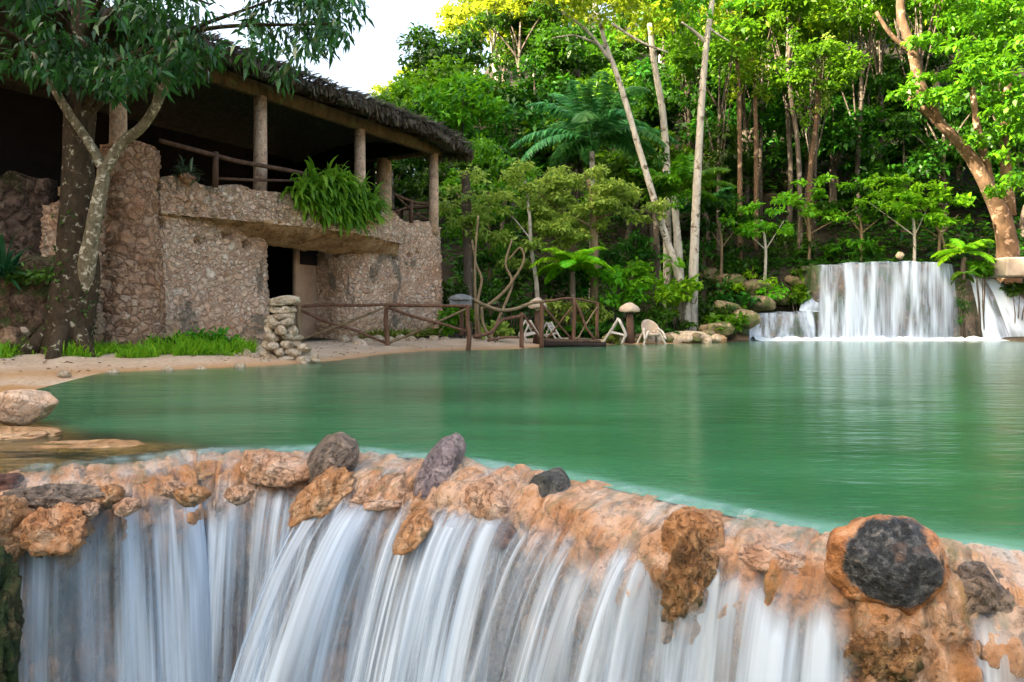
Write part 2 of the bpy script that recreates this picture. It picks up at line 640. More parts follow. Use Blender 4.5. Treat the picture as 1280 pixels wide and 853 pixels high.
gx = axis(-400, 400, .22, -11, 13)
gy = axis(-300, 700, .2, 4, 34)
GX, GY = np.meshgrid(gx, gy, indexing='ij')
GZ, GD = ground_z(GX, GY)
def ground_mat():
    t = NT('ground_earth')
    a = t.n('Attribute', attribute_name='sand')
    p = t.coord('Object')
    n = t.noise(p, 1.3, 6, .65); n2 = t.noise(p, 14, 5, .7)
    sand = t.ramp(n, [(.25, (.44, .32, .21)), (.5, (.58, .45, .33)), (.75, (.68, .56, .43))])
    sand = t.mix(t.ramp(n2, [(.3, .5), (.6, 0)]), sand, (.26, .17, .09))
    pv = t.voro(p, 9)
    sand = t.mix(t.ramp(pv.outputs['Distance'], [(.12, .6), (.25, 0)]), sand, (.5, .42, .36))
    wet = t.n('Attribute', attribute_name='wet')
    sand = t.mix(wet.outputs['Fac'], sand, (.42, .22, .075))
    soil = t.ramp(n, [(.3, (.006, .005, .003)), (.5, (.014, .011, .006)), (.7, (.009, .016, .005))])
    col = t.mix(t.math('ADD', a.outputs['Fac'], t.math('MULTIPLY', t.math('SUBTRACT', n2, .5), .6), True), soil, sand)
    return t.done(t.bsdf(col, .85, .2, t.bump(t.math('ADD', n, n2), .6, .04)))


sand = (1 - sstep(2.6, 3.6, GD)) * (1 - sstep(26, 28, GY.ravel())) + ((GX.ravel() < -3) & (GY.ravel() < 13)) * 0
sand = np.where(GD < 0, np.maximum(sand, .7), sand)
sand = sand * (1 - sstep(-6, 8, -GY.ravel()) ) * (1 - sstep(16, 22, -GX.ravel()))
wet = np.maximum(np.exp(-np.abs(GD - .1) / .35) * .8, (GD < -.5) * .9)
tag(obj('ground', np.stack([GX.ravel(), GY.ravel(), GZ], 1), gridF(len(gx), len(gy)), ground_mat(), attrs={'sand': sand, 'wet': wet}), kind='structure')

# ================================================================== pool
def water_mat():
    t = NT('pool_water')
    sh = t.n('Attribute', attribute_name='shallow')
    fm = t.n('Attribute', attribute_name='lip')
    v = t.pos((.55, 1.5, 1))
    n1 = t.noise(v, 1.1, 3, .5, .4)
    v2 = t.pos((1.5, 5.0, 1))
    n2 = t.noise(v2, 1.6, 3, .55, .3)
    h = t.math('ADD', n1, t.math('MULTIPLY', n2, .45))
    bn = t.bump(h, .16, .12)
    big = t.noise(t.pos((.22, .6, 1)), 1.0, 3, .55, .5)
    deep = t.ramp(big, [(.3, (.013, .086, .028)), (.52, (.024, .136, .053)), (.75, (.048, .190, .088))])
    deep = t.mix(t.ramp(fm.outputs['Fac'], [(0, 0), (.45, .55), (1, .95)]), deep, (.16, .38, .29))
    body = t.bsdf(deep, .5, 0.0)
    tr = t.n('BsdfTransparent'); tr.inputs[0].default_value = (.80, .80, .55, 1)
    base = t.mixsh(t.ramp(sh.outputs['Fac'], [(0, 0), (1, .95)]), body, tr.outputs[0])
    gl = t.n('BsdfGlossy', i_Roughness=.18); gl.inputs['Color'].default_value = (1, 1, 1, 1)
    t.l(bn, gl.inputs['Normal'])
    fr = t.n('Fresnel', i_IOR=1.33); t.l(bn, fr.inputs['Normal'])
    return t.done(t.mixsh(t.math('MULTIPLY', fr.outputs[0], .9), base, gl.outputs[0]))


us = np.concatenate([np.linspace(-400, 1600, 260)])
cp, cn, cs = crest(us)
rows = np.concatenate([np.linspace(0, .12, 14), np.linspace(.13, 1, 60)])
WV, WS, WL = [], [], []
for k, u in enumerate(us):
    x0, y0 = cp[k] + cn[k] * .06
    fx = np.interp(u, [-400, 0, 1280, 1600], [-12, -9, 24, 31])
    for r in rows:
        x = x0 + (fx - x0) * r; y = y0 + (31.2 - y0) * r
        WV.append((x, y, 0.0)); WL.append(y - y0)
WV = np.array(WV); WL = np.array(WL)
_, wd = ground_z(WV[:, 0], WV[:, 1])
wz, _ = ground_z(WV[:, 0], WV[:, 1])
left_shoal = sstep(-.35, .3, 6.45 - .5 * (WV[:, 0] + 4.1) - WV[:, 1]) * sstep(-1.4, -2.2, WV[:, 0])
shallow = np.maximum(np.exp(np.minimum(wd, 0) / .25), .95 * left_shoal)
lip = np.exp(-np.maximum(WL, 0) / .13) * (.75 + .8 * fbm(WV * np.array((2.2, 2.2, 1)), 19, 3)) * 1.15
tag(obj('water', WV, gridF(len(us), len(rows)), water_mat(), attrs={'shallow': shallow, 'lip': lip}), kind='structure')

tm = NT('lower_stream_water')
low = tm.done(tm.bsdf((.03, .12, .085), .15, .5, tm.bump(tm.noise(tm.pos((1, 1, 1)), 2.5, 4, .6), .5, .1)))
tag(obj('stream', [(-6, -30, -1.72), (9, -30, -1.72), (9, 6, -1.72), (-6, 6, -1.72)], [(0, 1, 2, 3)], low), kind='structure')

# ================================================================== the weir in front
def weir_mat():
    t = NT('weir_tufa')
    v = t.coord('Object')
    n = t.noise(v, 3.2, 8, .66, .5); n2 = t.noise(v, 15, 7, .74, .4); n3 = t.noise(v, 1.3, 5, .6, .4); n4 = t.noise(v, 7, 6, .7, 1.0)
    col = t.ramp(n, [(.30, (.36, .15, .05)), (.41, (.60, .30, .14)), (.52, (.70, .44, .28)), (.64, (.74, .55, .42))])
    col = t.mix(t.ramp(n3, [(.50, 0), (.60, .8)]), col, (.46, .19, .05))
    col = t.mix(t.ramp(n4, [(.34, .8), (.46, 0)]), col, (.20, .10, .04))
    col = t.mix(t.ramp(n2, [(.36, .7), (.48, 0)]), col, (.12, .062, .028))
    fs = t.noise(t.coord('Object', (1.6, 1.0, .5)), 9, 5, .65, .5)
    col = t.mix(t.ramp(fs, [(.54, 0), (.66, .6)]), col, (.62, .32, .13))
    col = t.mix(t.ramp(n2, [(.57, 0), (.70, .6)]), col, (.80, .66, .54))
    pit = t.voro(v, 19).outputs['Distance']
    pm = t.ramp(pit, [(.08, .5), (.22, 0)])
    col = t.mix(pm, col, (.08, .045, .02))
    # mineral streaks that follow the flow over the lip
    uvn = t.n('UVMap')
    def flow(su, sv, off):
        mp = t.n('Mapping'); mp.inputs['Scale'].default_value = (su, sv, 1); mp.inputs['Location'].default_value = (off, off, 0)
        t.l(uvn.outputs[0], mp.inputs['Vector'])
        return t.noise(mp.outputs[0], 1.0, 6, .66, .5)
    f1 = flow(8, 1.6, 0); f2 = flow(15, 2.2, 5.1); f3 = flow(4.5, 1.3, 9.7)
    col = t.mix(t.ramp(f1, [(.53, 0), (.62, .75)]), col, (.40, .17, .045))
    col = t.mix(t.ramp(f2, [(.34, .85), (.45, 0)]), col, (.10, .05, .022))
    col = t.mix(t.ramp(f3, [(.57, 0), (.66, .6)]), col, (.17, .18, .085))
    gr = t.ramp(t.noise(v, 4.2, 6, .65, .6), [(.56, 0), (.66, .6)])
    col = t.mix(gr, col, (.15, .17, .09))
    # wet dark growth on the face, with shade behind the falls painted in
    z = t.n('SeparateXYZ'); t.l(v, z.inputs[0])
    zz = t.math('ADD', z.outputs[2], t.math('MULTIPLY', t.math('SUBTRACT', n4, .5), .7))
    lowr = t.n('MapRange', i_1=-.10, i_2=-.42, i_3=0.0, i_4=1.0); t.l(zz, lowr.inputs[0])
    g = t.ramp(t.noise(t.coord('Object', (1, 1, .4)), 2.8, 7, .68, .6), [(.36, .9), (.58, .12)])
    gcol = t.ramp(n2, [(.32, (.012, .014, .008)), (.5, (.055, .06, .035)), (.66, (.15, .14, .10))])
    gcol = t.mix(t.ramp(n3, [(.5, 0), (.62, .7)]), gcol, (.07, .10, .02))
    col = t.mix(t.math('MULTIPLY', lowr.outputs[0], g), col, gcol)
    h = t.math('ADD', t.math('ADD', n, t.math('MULTIPLY', n2, .7)), t.math('ADD', t.math('ADD', t.math('MULTIPLY', f1, .5), t.math('MULTIPLY', f2, .7)), t.math('MULTIPLY', pm, -.3)))
    return t.done(t.bsdf(col, .30, .5, t.bump(h, 1.0, .05)))


u = np.concatenate([np.linspace(-400, -90, 40), np.linspace(-85, 1400, 1000), np.linspace(1410, 1600, 20)])
cp, cn, cs = crest(u)
W = crest_w(u)
op = np.concatenate([np.linspace(-1.2, -.3, 8), np.linspace(-.25, 1.0, 46)])
nface = 84
V, m = [], len(op) + nface
A = np.zeros((len(u), m, 3))
for j, o in enumerate(op):
    A[:, j, :2] = cp + cn * (o * W)[:, None]
    A[:, j, 2] = prof(o)
fz = np.linspace(-.205, -1.95, nface)
fo = np.interp(-fz, [.2, .3, .42, .6, 1.0, 1.95], [.02, .06, .07, .03, -.08, .0])
for k in range(nface):
    j = len(op) + k
    A[:, j, :2] = cp + cn * (W + fo[k])[:, None]
    A[:, j, 2] = fz[k]
Q = A.reshape(-1, 3).copy()
up_w = sstep(-.25, .15, np.tile(np.concatenate([op, np.full(nface, 1.)]), len(u)))
fl = np.stack([np.repeat(cs, m), np.tile(np.concatenate([op * .55, .55 - fz]), len(u)), np.zeros(len(Q))], 1)   # along the crest, downstream
d1, d2 = voro(Q * np.array((4.6, 4.6, 3.2)) + .25 * fbm(Q * 5, 8, 2)[:, None], 5)
lump = fbm(Q * 2.2, 11, 3) * .07 + (.55 - d1) * .13 - .05 * sstep(.16, .0, d2 - d1)
lump = lump + fbm(Q * 9, 12, 4) * .045 + np.abs(fbm(Q * 14, 13, 3)) * -.035
rib = -np.abs(fbm(fl * np.array((7, 1.3, 1)), 14, 3)) + .25
N3 = np.repeat(np.column_stack([cn, np.zeros(len(u))])[:, None, :], m, 1).reshape(-1, 3)
vert = np.tile(np.concatenate([np.zeros(len(op)), np.linspace(.3, 1, nface) ** .3]), len(u))
vert = np.clip(vert + np.tile(np.concatenate([sstep(.6, 1.1, op) * .6, np.zeros(nface)]), len(u)), 0, 1)
D = N3 * vert[:, None] + UP * (1 - vert)[:, None]
lipb = np.tile(np.concatenate([sstep(.35, .9, op), np.exp(-((-fz - .2) / .3))]), len(u))
amt = (lump * (.55 + .8 * vert) + rib * (.06 * vert + .17 * lipb)) * up_w
amt = np.where(vert < .2, np.maximum(amt, -.025) * .9, amt)
Q = Q + D * amt[:, None]
for px_, py_, Y_, r_ in [(348, 582, 4.98, .3), (414, 600, 4.8, .2), (398, 622, 4.6, .22), (548, 610, 4.65, .22), (530, 655, 4.25, .15), (472, 622, 4.68, .22), (616, 645, 4.36, .24), (686, 640, 4.25, .2),
                         (700, 660, 4.17, .2), (742, 668, 4.0, .2), (866, 700, 3.42, .22), (858, 760, 3.28, .2), (1108, 740, 2.98, .27), (1118, 812, 2.95, .2), (1222, 745, 2.87, .2), (62, 675, 4.08, .24), (2, 680, 4.0, .22)]:
    c_ = at(px_, py_, Y_)
    k_ = np.exp(-(np.linalg.norm(Q - c_, axis=1) / (r_ * 1.05)) ** 2)
    Q = Q + (D * (.034 * k_ * (1 + .8 * fbm(Q * 8, 17, 2)))[:, None])
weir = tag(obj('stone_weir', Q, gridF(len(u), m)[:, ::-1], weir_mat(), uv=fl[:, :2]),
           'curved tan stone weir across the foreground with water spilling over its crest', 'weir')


def water_sheet_mat(name, col=(.68, .77, .86), fu=11.0, teal=(.25, .55, .47), lo=.435, hi=.60, transl=.35, floor=.10):
    t = NT(name)
    uv = t.n('UVMap')
    def streak(su, sv, off, lo_, hi_, det=3):
        mp = t.n('Mapping'); mp.inputs['Scale'].default_value = (su, sv, 1); mp.inputs['Location'].default_value = (off, off * 1.7, 0)
        t.l(uv.outputs[0], mp.inputs['Vector'])
        return t.ramp(t.noise(mp.outputs[0], 1.0, det, .55), [(lo_, 0), (hi_, 1)])
    s1 = streak(fu, .35, 0, lo, hi); s2 = streak(fu * 3.2, .3, 7.1, .36, .68, 2); s3 = streak(fu * .35, .25, 3.3, .34, .6, 2)
    a = t.math('ADD', t.math('MULTIPLY', s1, .62), t.math('MULTIPLY', t.math('MULTIPLY', s2, t.math('ADD', t.math('MULTIPLY', s1, .7), .3)), .45))
    a = t.math('ADD', t.math('MULTIPLY', a, t.math('ADD', t.math('MULTIPLY', s3, 1.07 - floor), floor)), .03)
    d = t.n('Attribute', attribute_name='dens')
    a = t.math('MULTIPLY', a, d.outputs['Fac'], True)
    tl = t.n('Attribute', attribute_name='teal')
    c = t.mix(t.math('MULTIPLY', tl.outputs['Fac'], .8), col, teal)
    c = t.mix(t.math('MULTIPLY', t.math('SUBTRACT', 1.0, s2), .35), c, [x * y for x, y in zip(col, (.60, .70, .80))])
    df = t.n('BsdfDiffuse'); t.l(c, df.inputs[0])
    ts = t.n('BsdfTranslucent'); t.l(c, ts.inputs[0])
    tr = t.n('BsdfTransparent')
    return t.done(t.mixsh(a, tr.outputs[0], t.mixsh(transl, df.outputs[0], ts.outputs[0])))


FALL = water_sheet_mat('falling_water')


def weir_fall(name, label, u0, u1, vel, dens, layers=2, seed=0, edge=.12):
    """silky fall from the weir between crest parameters u0 and u1"""
    n = max(30, int((u1 - u0) / 3))
    uu = np.linspace(u0, u1, n)
    cp, cn, cs = crest(uu)
    W = crest_w(uu)
    Vs, Fs, UV, DE, TE, o = [], [], [], [], [], 0
    for L in range(layers):
        v0 = np.interp(np.linspace(0, 1, n), np.linspace(0, 1, len(vel)), vel) * (1 - .22 * L)
        f1 = fbm(np.stack([cs * 2.2, cs * 0 + 3.1 * L + seed, cs * 0], 1), 21, 2)
        f2 = fbm(np.stack([cs * 9, cs * 0 + 3.1 * L + seed, cs * 0], 1), 22, 3)
        v0 = v0 * (1 + .22 * f1 + .10 * f2)
        wo = np.linspace(-.25, 1.0, 16)
        tt = np.linspace(0, 1, 34)[1:] ** 1.2
        rows = []
        for w in wo:
            z = prof(w) + .022 + .012 * f2 * max(w, 0) + .01 * L
            rows.append(np.column_stack([cp + cn * (w * W)[:, None], z]))
        z0 = rows[-1][:, 2]
        T = .62
        for t in tt:
            tau = t * T
            q = cp + cn * (W + v0 * tau)[:, None]
            side = nrm(np.column_stack([-cn[:, 1], cn[:, 0]])) * (f2 * .03 * tau / T)[:, None]
            rows.append(np.column_stack([q + side, np.maximum(z0 - .45 * tau - 4.9 * tau * tau, -1.9)]))
        G = np.stack(rows, 1)
        m = G.shape[1]
        seg = np.linalg.norm(np.diff(G, axis=1), axis=2).mean(0)
        vv = np.concatenate([[0], np.cumsum(seg)])
        UV.append(np.stack([np.repeat(cs + L * 5.3 + seed * 3.7, m), np.tile(vv, n)], 1))
        de = np.interp(np.linspace(0, 1, n), np.linspace(0, 1, len(dens)), dens)
        x = np.linspace(0, 1, n)
        e = np.clip(edge * 900 / (u1 - u0) / 4, .02, .3)
        de = de * (1 - .62 * sstep(.08, .45, fbm(np.stack([cs * 3.1, cs * 0 + seed * 2.3 + L * .6, cs * 0], 1), 35, 3)))
        de = de * sstep(0, e, x + .5 * e * f2) * sstep(1, 1 - e, x + .5 * e * f2)
        prow = np.concatenate([np.interp(wo, [-.25, -.08, .1, .45, .8, 1.0], [0, .25, .33, .12, .3, .7]),
                               np.interp(tt, [0, .08, .3, 1], [.75, 1, 1.1, 1.0])])
        start = .5 + .5 * np.clip(fbm(np.stack([cs * 5, cs * 0 + seed, cs * 0], 1), 31, 2) * 2, -1, 1)
        dly = .19 * np.clip(.35 + fbm(np.stack([cs * 4.3, cs * 0 + seed * 1.7 + L, cs * 0], 1), 36, 3) * 1.6, 0, 1)      # where each strand breaks into view
        late = sstep(0, .20, (vv[None, :] - vv[15]) - dly[:, None] + .08)
        late = np.where(np.arange(m)[None, :] < 12, 1.0, .12 + .88 * late)
        prow = prow[None, :] * late
        prow2 = np.clip(prow * (1 - .5 * start[:, None] * sstep(.3, .0, np.abs(np.arange(m)[None, :] - 15) / 20)), 0, 1.2)
        DE.append((de[:, None] * prow2).ravel())
        te = np.concatenate([np.interp(wo, [-.25, .1, .6, 1.0], [1, .8, .3, 0]), np.zeros(len(tt))])
        TE.append(np.tile(te, n))
        Vs.append(G.reshape(-1, 3)); Fs.append(gridF(n, m) + o); o += n * m
    ob = obj(name, np.concatenate(Vs), np.concatenate(Fs), FALL, uv=np.concatenate(UV),
             attrs={'dens': np.concatenate(DE), 'teal': np.concatenate(TE)})
    return tag(ob, label, 'waterfall', 'streams of water over the front weir')


weir_fall('waterfall', 'thin straight strands of water at the far left of the front weir', 22, 345, (.7, .8, .8, .8), (1.2, 1.35, 1.35, 1.3, 1.35), layers=3, seed=1)
weir_fall('waterfall', 'broadest white fan of water on the front weir, slanting left below the flat pale slab', 330, 560, (1.0, 1.75, 1.9, 1.7), (1.05, 1.3, 1.3, 1.2), layers=3, seed=2)
weir_fall('waterfall', 'slanting veil of water between the long grey slab and the dark grey stone', 535, 715, (1.6, 1.5, 1.35), (1.3, 1.4, 1.35, 1.25), layers=3, seed=3)
weir_fall('waterfall', 'broken strands of water between the dark grey stone and the tall orange rock', 705, 905, (1.35, 1.3, 1.3, 1.25), (1.25, 1.3, 1.35, 1.35), layers=3, seed=4)
weir_fall('waterfall', 'fringe of white water between the tall orange rock and the round black boulder', 892, 1085, (.95, .9, .85), (1.3, 1.4, 1.35, 1.3), layers=3, seed=5)
weir_fall('waterfall', 'faint trickle of water right of the round black boulder at the frame edge', 1170, 1420, (.8, .8), (.7, 1.0, 1.1), seed=6)

# ------------------------------------------------------------------ stones on the weir
PEACH = rock_mat('peach_stone', (.38, .17, .07), (.64, .37, .22), (.74, .53, .39), 4.5, .45)
ORANGE = rock_mat('orange_stone', (.24, .09, .028), (.56, .27, .105), (.70, .45, .27), 5, .36, moss=(.10, .085, .025), mossamt=.62, vein=.7)
GREY = rock_mat('grey_stone', (.08, .06, .045), (.22, .17, .13), (.40, .30, .22), 5, .45)
PURPLE = rock_mat('purple_grey_stone', (.12, .09, .09), (.26, .20, .20), (.40, .32, .30), 5, .42)
DARK = rock_mat('dark_grey_stone', (.03, .035, .033), (.10, .105, .095), (.20, .18, .15), 5, .4)
BROWN = rock_mat('brown_stone', (.05, .02, .016), (.16, .07, .05), (.32, .17, .12), 6, .4)
PALE = rock_mat('pale_stone', (.50, .34, .22), (.70, .53, .38), (.80, .67, .54), 3, .6, vein=.3)
MOSSY = rock_mat('mossy_stone', (.12, .055, .018), (.42, .21, .08), (.62, .38, .19), 6, .42, moss=(.06, .065, .015), mossamt=.575)


def stone(px, py, Y, size, mat, label, seed, rot=None, name='rock', cat='rock', group=None, sub=4, rough=.2, facet=.5, freq=1.3, dz=0.0):
    p = at(px, py, Y); p[2] += dz - (.012 if Y < 5.2 else 0)
    V, F = rock_shape(size, seed, sub, rough, facet, rot, freq)
    V = V + nrm(V) * (fbm(V * 16, seed + 3, 3) * .07 * min(size))[:, None]
    o = obj(name, V, F, mat)
    o.location = p
    return tag(o, label, cat, group)


stone(348, 582, 4.98, (.31, .26, .11), PEACH, 'flat pale peach slab on the weir crest beside the upright grey stone', 3, rotm(4, 3, 8), facet=.9, sub=5)
stone(414, 576, 4.86, (.155, .16, .22), GREY, 'rounded upright grey brown stone on the weir crest right of the flat pale slab', 5, rotm(0, 28, 10), facet=.5, sub=5)
stone(398, 622, 4.60, (.24, .17, .10), ORANGE, 'low orange brown rock under the upright grey stone', 6, rotm(14, -38, 20), sub=5, rough=.3, freq=2)
stone(548, 590, 4.72, (.115, .38, .12), PURPLE, 'long purple grey slab lying across the weir crest, tilted down towards the falls', 8, rotm(29, 14, -14), facet=.9, rough=.12, sub=5, dz=.035)
stone(570, 602, 4.74, (.08, .20, .12), ORANGE, 'small orange stone against the right side of the long purple grey slab', 9, rotm(25, 0, -20), freq=2)
stone(522, 656, 4.28, (.10, .20, .05), ORANGE, 'orange lump at the lower end of the long purple grey slab', 10, rotm(30, 0, -25), rough=.3, freq=2)
stone(472, 622, 4.68, (.22, .2, .09), PEACH, 'low peach rock between the upright grey stone and the long slab', 11, rough=.3, freq=2, sub=5)
stone(616, 634, 4.36, (.20, .19, .18), PEACH, 'rounded pink stone between the long grey slab and the dark grey stone', 12, facet=.3, rough=.18, sub=5, dz=.02)
stone(630, 672, 4.15, (.09, .1, .09), BROWN, 'small dark maroon stone below the rounded pink stone', 13)
stone(562, 648, 4.35, (.07, .08, .07), BROWN, 'small brown stone right of the lower end of the long slab', 14)
stone(686, 622, 4.28, (.135, .13, .16), DARK, 'dark grey rounded stone standing on the middle of the weir', 15, rotm(0, 12, 0), facet=.3, rough=.1, sub=5, dz=.035)
stone(700, 660, 4.17, (.11, .25, .11), ORANGE, 'orange stained rock under the dark grey stone', 16, rotm(28, -10, -35), rough=.3, freq=2, sub=5)
stone(742, 668, 4.0, (.12, .2, .10), PEACH, 'peach lump right of the orange rock on the mid weir', 17, rotm(25, 0, -35), rough=.3, freq=2)
stone(866, 678, 3.42, (.150, .14, .19), ORANGE, 'tall orange rock with a rounded top on the right half of the weir', 18, facet=.4, rough=.2, sub=5)
stone(858, 742, 3.29, (.125, .10, .25), MOSSY, 'mossy orange drip rock hanging below the tall orange rock', 19, rotm(8, 6, 0), freq=3.5, rough=.45, sub=5)
stone(808, 694, 3.58, (.10, .24, .08), PEACH, 'low peach rock left of the tall orange rock', 20, rotm(24, 0, -30), rough=.3, freq=2)
stone(978, 704, 3.27, (.24, .16, .08), PEACH, 'broad peach ledge rock left of the round black boulder', 21, rough=.2, freq=2, sub=5, dz=.02)
stone(1222, 745, 2.87, (.11, .15, .12), GREY, 'grey brown rock right of the round black boulder', 22, rotm(0, 30, 0), rough=.25, freq=2, sub=5, dz=.03)
stone(1118, 812, 2.87, (.19, .10, .17), MOSSY, 'dark mossy drip rock below the round black boulder', 23, freq=4, rough=.5, sub=5)
stone(1250, 804, 2.84, (.17, .09, .17), MOSSY, 'ragged mossy rock at the lower right corner of the weir', 24, freq=4, rough=.5, sub=5)
stone(62, 662, 4.08, (.21, .14, .16), rock_mat('red_orange_stone', (.30, .10, .03), (.62, .28, .11), (.72, .45, .27), 5, .5),
      'orange boulder at the left end of the weir above the thin strands', 25, rough=.28, freq=2, sub=5)
stone(2, 668, 4.0, (.14, .16, .2), ORANGE, 'rough orange brown rock at the left frame edge of the weir', 26, freq=2.4, rough=.35, sub=5)
stone(90, 622, 4.3, (.34, .14, .08), GREY, 'long grey rock along the crest at the left end of the weir', 27, rotm(0, 3, 5), facet=.8, rough=.3, freq=2, sub=5)
stone(8, 603, 4.45, (.10, .12, .07), BROWN, 'small dark red stone on the crest at the left frame edge', 28)
stone(-8, 790, 3.85, (.13, .10, .40), rock_mat('dark_moss_stone', (.03, .03, .012), (.10, .085, .03), (.24, .16, .07), 6, .6, moss=(.03, .06, .012), mossamt=.47), 'mossy dark rock face at the lower left corner beside the falls', 29, freq=3.5, rough=.45, sub=5)
for i, (px, py, Y, r) in enumerate([(135, 616, 4.3, .08), (160, 632, 4.24, .065), (215, 610, 4.34, .06), (240, 616, 4.3, .08), (112, 636, 4.2, .06), (300, 616, 4.4, .07)]):
    stone(px, py, Y, (r * 1.2, r, r * .8), PEACH if i % 3 else ORANGE, 'small rounded stone on the left crest of the weir where thin strands start', 40 + i, sub=4, group='small stones on the left weir crest', rough=.3, freq=2)

# round black boulder with an orange rim
t = NT('charred_boulder')
v = t.coord('Object')
sx = t.n('SeparateXYZ'); t.l(v, sx.inputs[0])
rad = t.math('SQRT', t.math('ADD', t.math('POWER', t.math('DIVIDE', t.math('ADD', sx.outputs[0], -.012), .19), 2.0), t.math('POWER', t.math('DIVIDE', t.math('ADD', sx.outputs[2], -.02), .185), 2.0)))
nn = t.noise(v, 9, 6, .65); nf = t.noise(v, 30, 5, .7)
edge = t.math('ADD', rad, t.math('MULTIPLY', t.math('SUBTRACT', nn, .5), .9))
front = t.ramp(edge, [(.86, 1), (.98, 0)])
fy = t.n('MapRange', i_1=.02, i_2=-.04, i_3=0.0, i_4=1.0); t.l(sx.outputs[1], fy.inputs[0])
blk = t.ramp(nf, [(.34, (.004, .005, .005)), (.48, (.016, .018, .018)), (.58, (.07, .075, .075)), (.68, (.24, .20, .17))])
blk = t.mix(t.ramp(t.noise(v, 5, 4, .6), [(.6, 0), (.7, .6)]), blk, (.22, .13, .09))
orr = t.ramp(t.noise(v, 16, 6, .7, .5), [(.34, (.12, .04, .015)), (.5, (.48, .19, .055)), (.66, (.62, .36, .2))])
bm_ = t.done(t.bsdf(t.mix(t.math('MULTIPLY', front, fy.outputs[0]), orr, blk), .38, .5, t.bump(t.math('ADD', nn, nf), .9, .03)))
V, F = rock_shape((.225, .16, .205), 77, 5, .12, .25, None, 2.2)
V = V + nrm(V) * (fbm(V * 14, 4, 4) * .018)[:, None]
o = obj('boulder', V, F, bm_); o.location = at(1108, 705, 2.94); o.rotation_euler = (R(-8), R(-14), R(-14))
tag(o, 'large round black boulder with an orange rim on the right of the weir', 'boulder')

# stones in the shallows on the left
stone(30, 510, 6.55, (.27, .24, .20), rock_mat('peach_boulder', (.50, .28, .14), (.74, .50, .33), (.82, .64, .48), 2.5, .6, vein=.25), 'angular pale boulder standing in the shallows at the left frame edge', 50, rotm(0, 0, 20), name='boulder', cat='boulder', facet=1.6, rough=.08)
SUB = rock_mat('submerged_slab', (.34, .17, .06), (.54, .30, .13), (.64, .42, .24), 2.5, .3, vein=.4)
for px, py, Y, s, lab, sd in [(140, 556, 5.65, (.85, .30, .06), 'long tan slab just breaking the water behind the left end of the weir', 51),
                              (215, 580, 5.0, (.36, .2, .06), 'squarish tan slab at water level left of the flat pale slab', 52),
                              (20, 540, 6.1, (.45, .3, .07), 'tan slab under the angular pale boulder in the shallows', 53),
                              (40, 578, 5.0, (.5, .2, .06), 'tan slab along the crest at the left frame edge', 54)]:
    stone(px, py, Y, s, SUB, lab, sd, name='stone_slab', cat='stone slab', facet=.6, rough=.3, freq=1.8, sub=5, dz=-.035)
# ================================================================== house (local frame: x along the front, y inwards, z up)
HO = np.array((-8.68, 15.86, 0.0)); HR = R(60)
house = thing('stone_house', 'two storey rubble stone house with an open thatched terrace on the left bank', 'house', HO, HR)
HD = np.array((math.cos(HR), math.sin(HR), 0)); HI = np.array((-math.sin(HR), math.cos(HR), 0))


def hw(s, t, z):
    return HO + HD * s + HI * t + UP * z


TONES = [(.52, .33, .225), (.70, .49, .345), (.77, .59, .435), (.63, .425, .295), (.82, .69, .54), (.69, .465, .31), (.76, .58, .45)]
FOOT = [(.36, .23, .13), (.56, .38, .23), (.64, .48, .33), (.50, .30, .16), (.66, .54, .40)]
STONE = stone_wall_mat('rubble_wall', TONES, (.46, .32, .22), 9.5, stain=(.50, .29, .17), moss=(.19, .165, .12), footing=FOOT)
STONE_SHADE = stone_wall_mat('shaded_rubble_wall', [(.06, .04, .03), (.11, .075, .055), (.15, .11, .085), (.09, .06, .045)], (.03, .025, .018), 4.2, moss=(.03, .04, .012))  # darker copy of the rubble, shade on the left return painted in
PLASTER = plain_mat('tan_plaster', (.24, .155, .095), (.38, .27, .18), 2.2, .9)
CONC = rock_mat('stained_concrete', (.20, .105, .045), (.42, .26, .13), (.54, .38, .23), 1.8, .9)
COLM = rock_mat('painted_post', (.46, .28, .18), (.66, .46, .32), (.72, .54, .40), 2.2, .75, vein=.15)
DWOOD = bark_mat('dark_wood', (.045, .025, .016), (.13, .075, .05), None, 7, stretch=.15)
BEAM = bark_mat('weathered_beam', (.05, .034, .02), (.16, .11, .06), (.12, .13, .06), 6, .58)
BLACK = plain_mat('shaded_interior_board', (.005, .004, .004), (.012, .009, .008), 3, .95)  # near-black tone carries the deep shade inside the terrace and doorway
THATCH = bark_mat('grey_thatch', (.05, .045, .04), (.16, .145, .125), (.07, .08, .03), 9, .6)


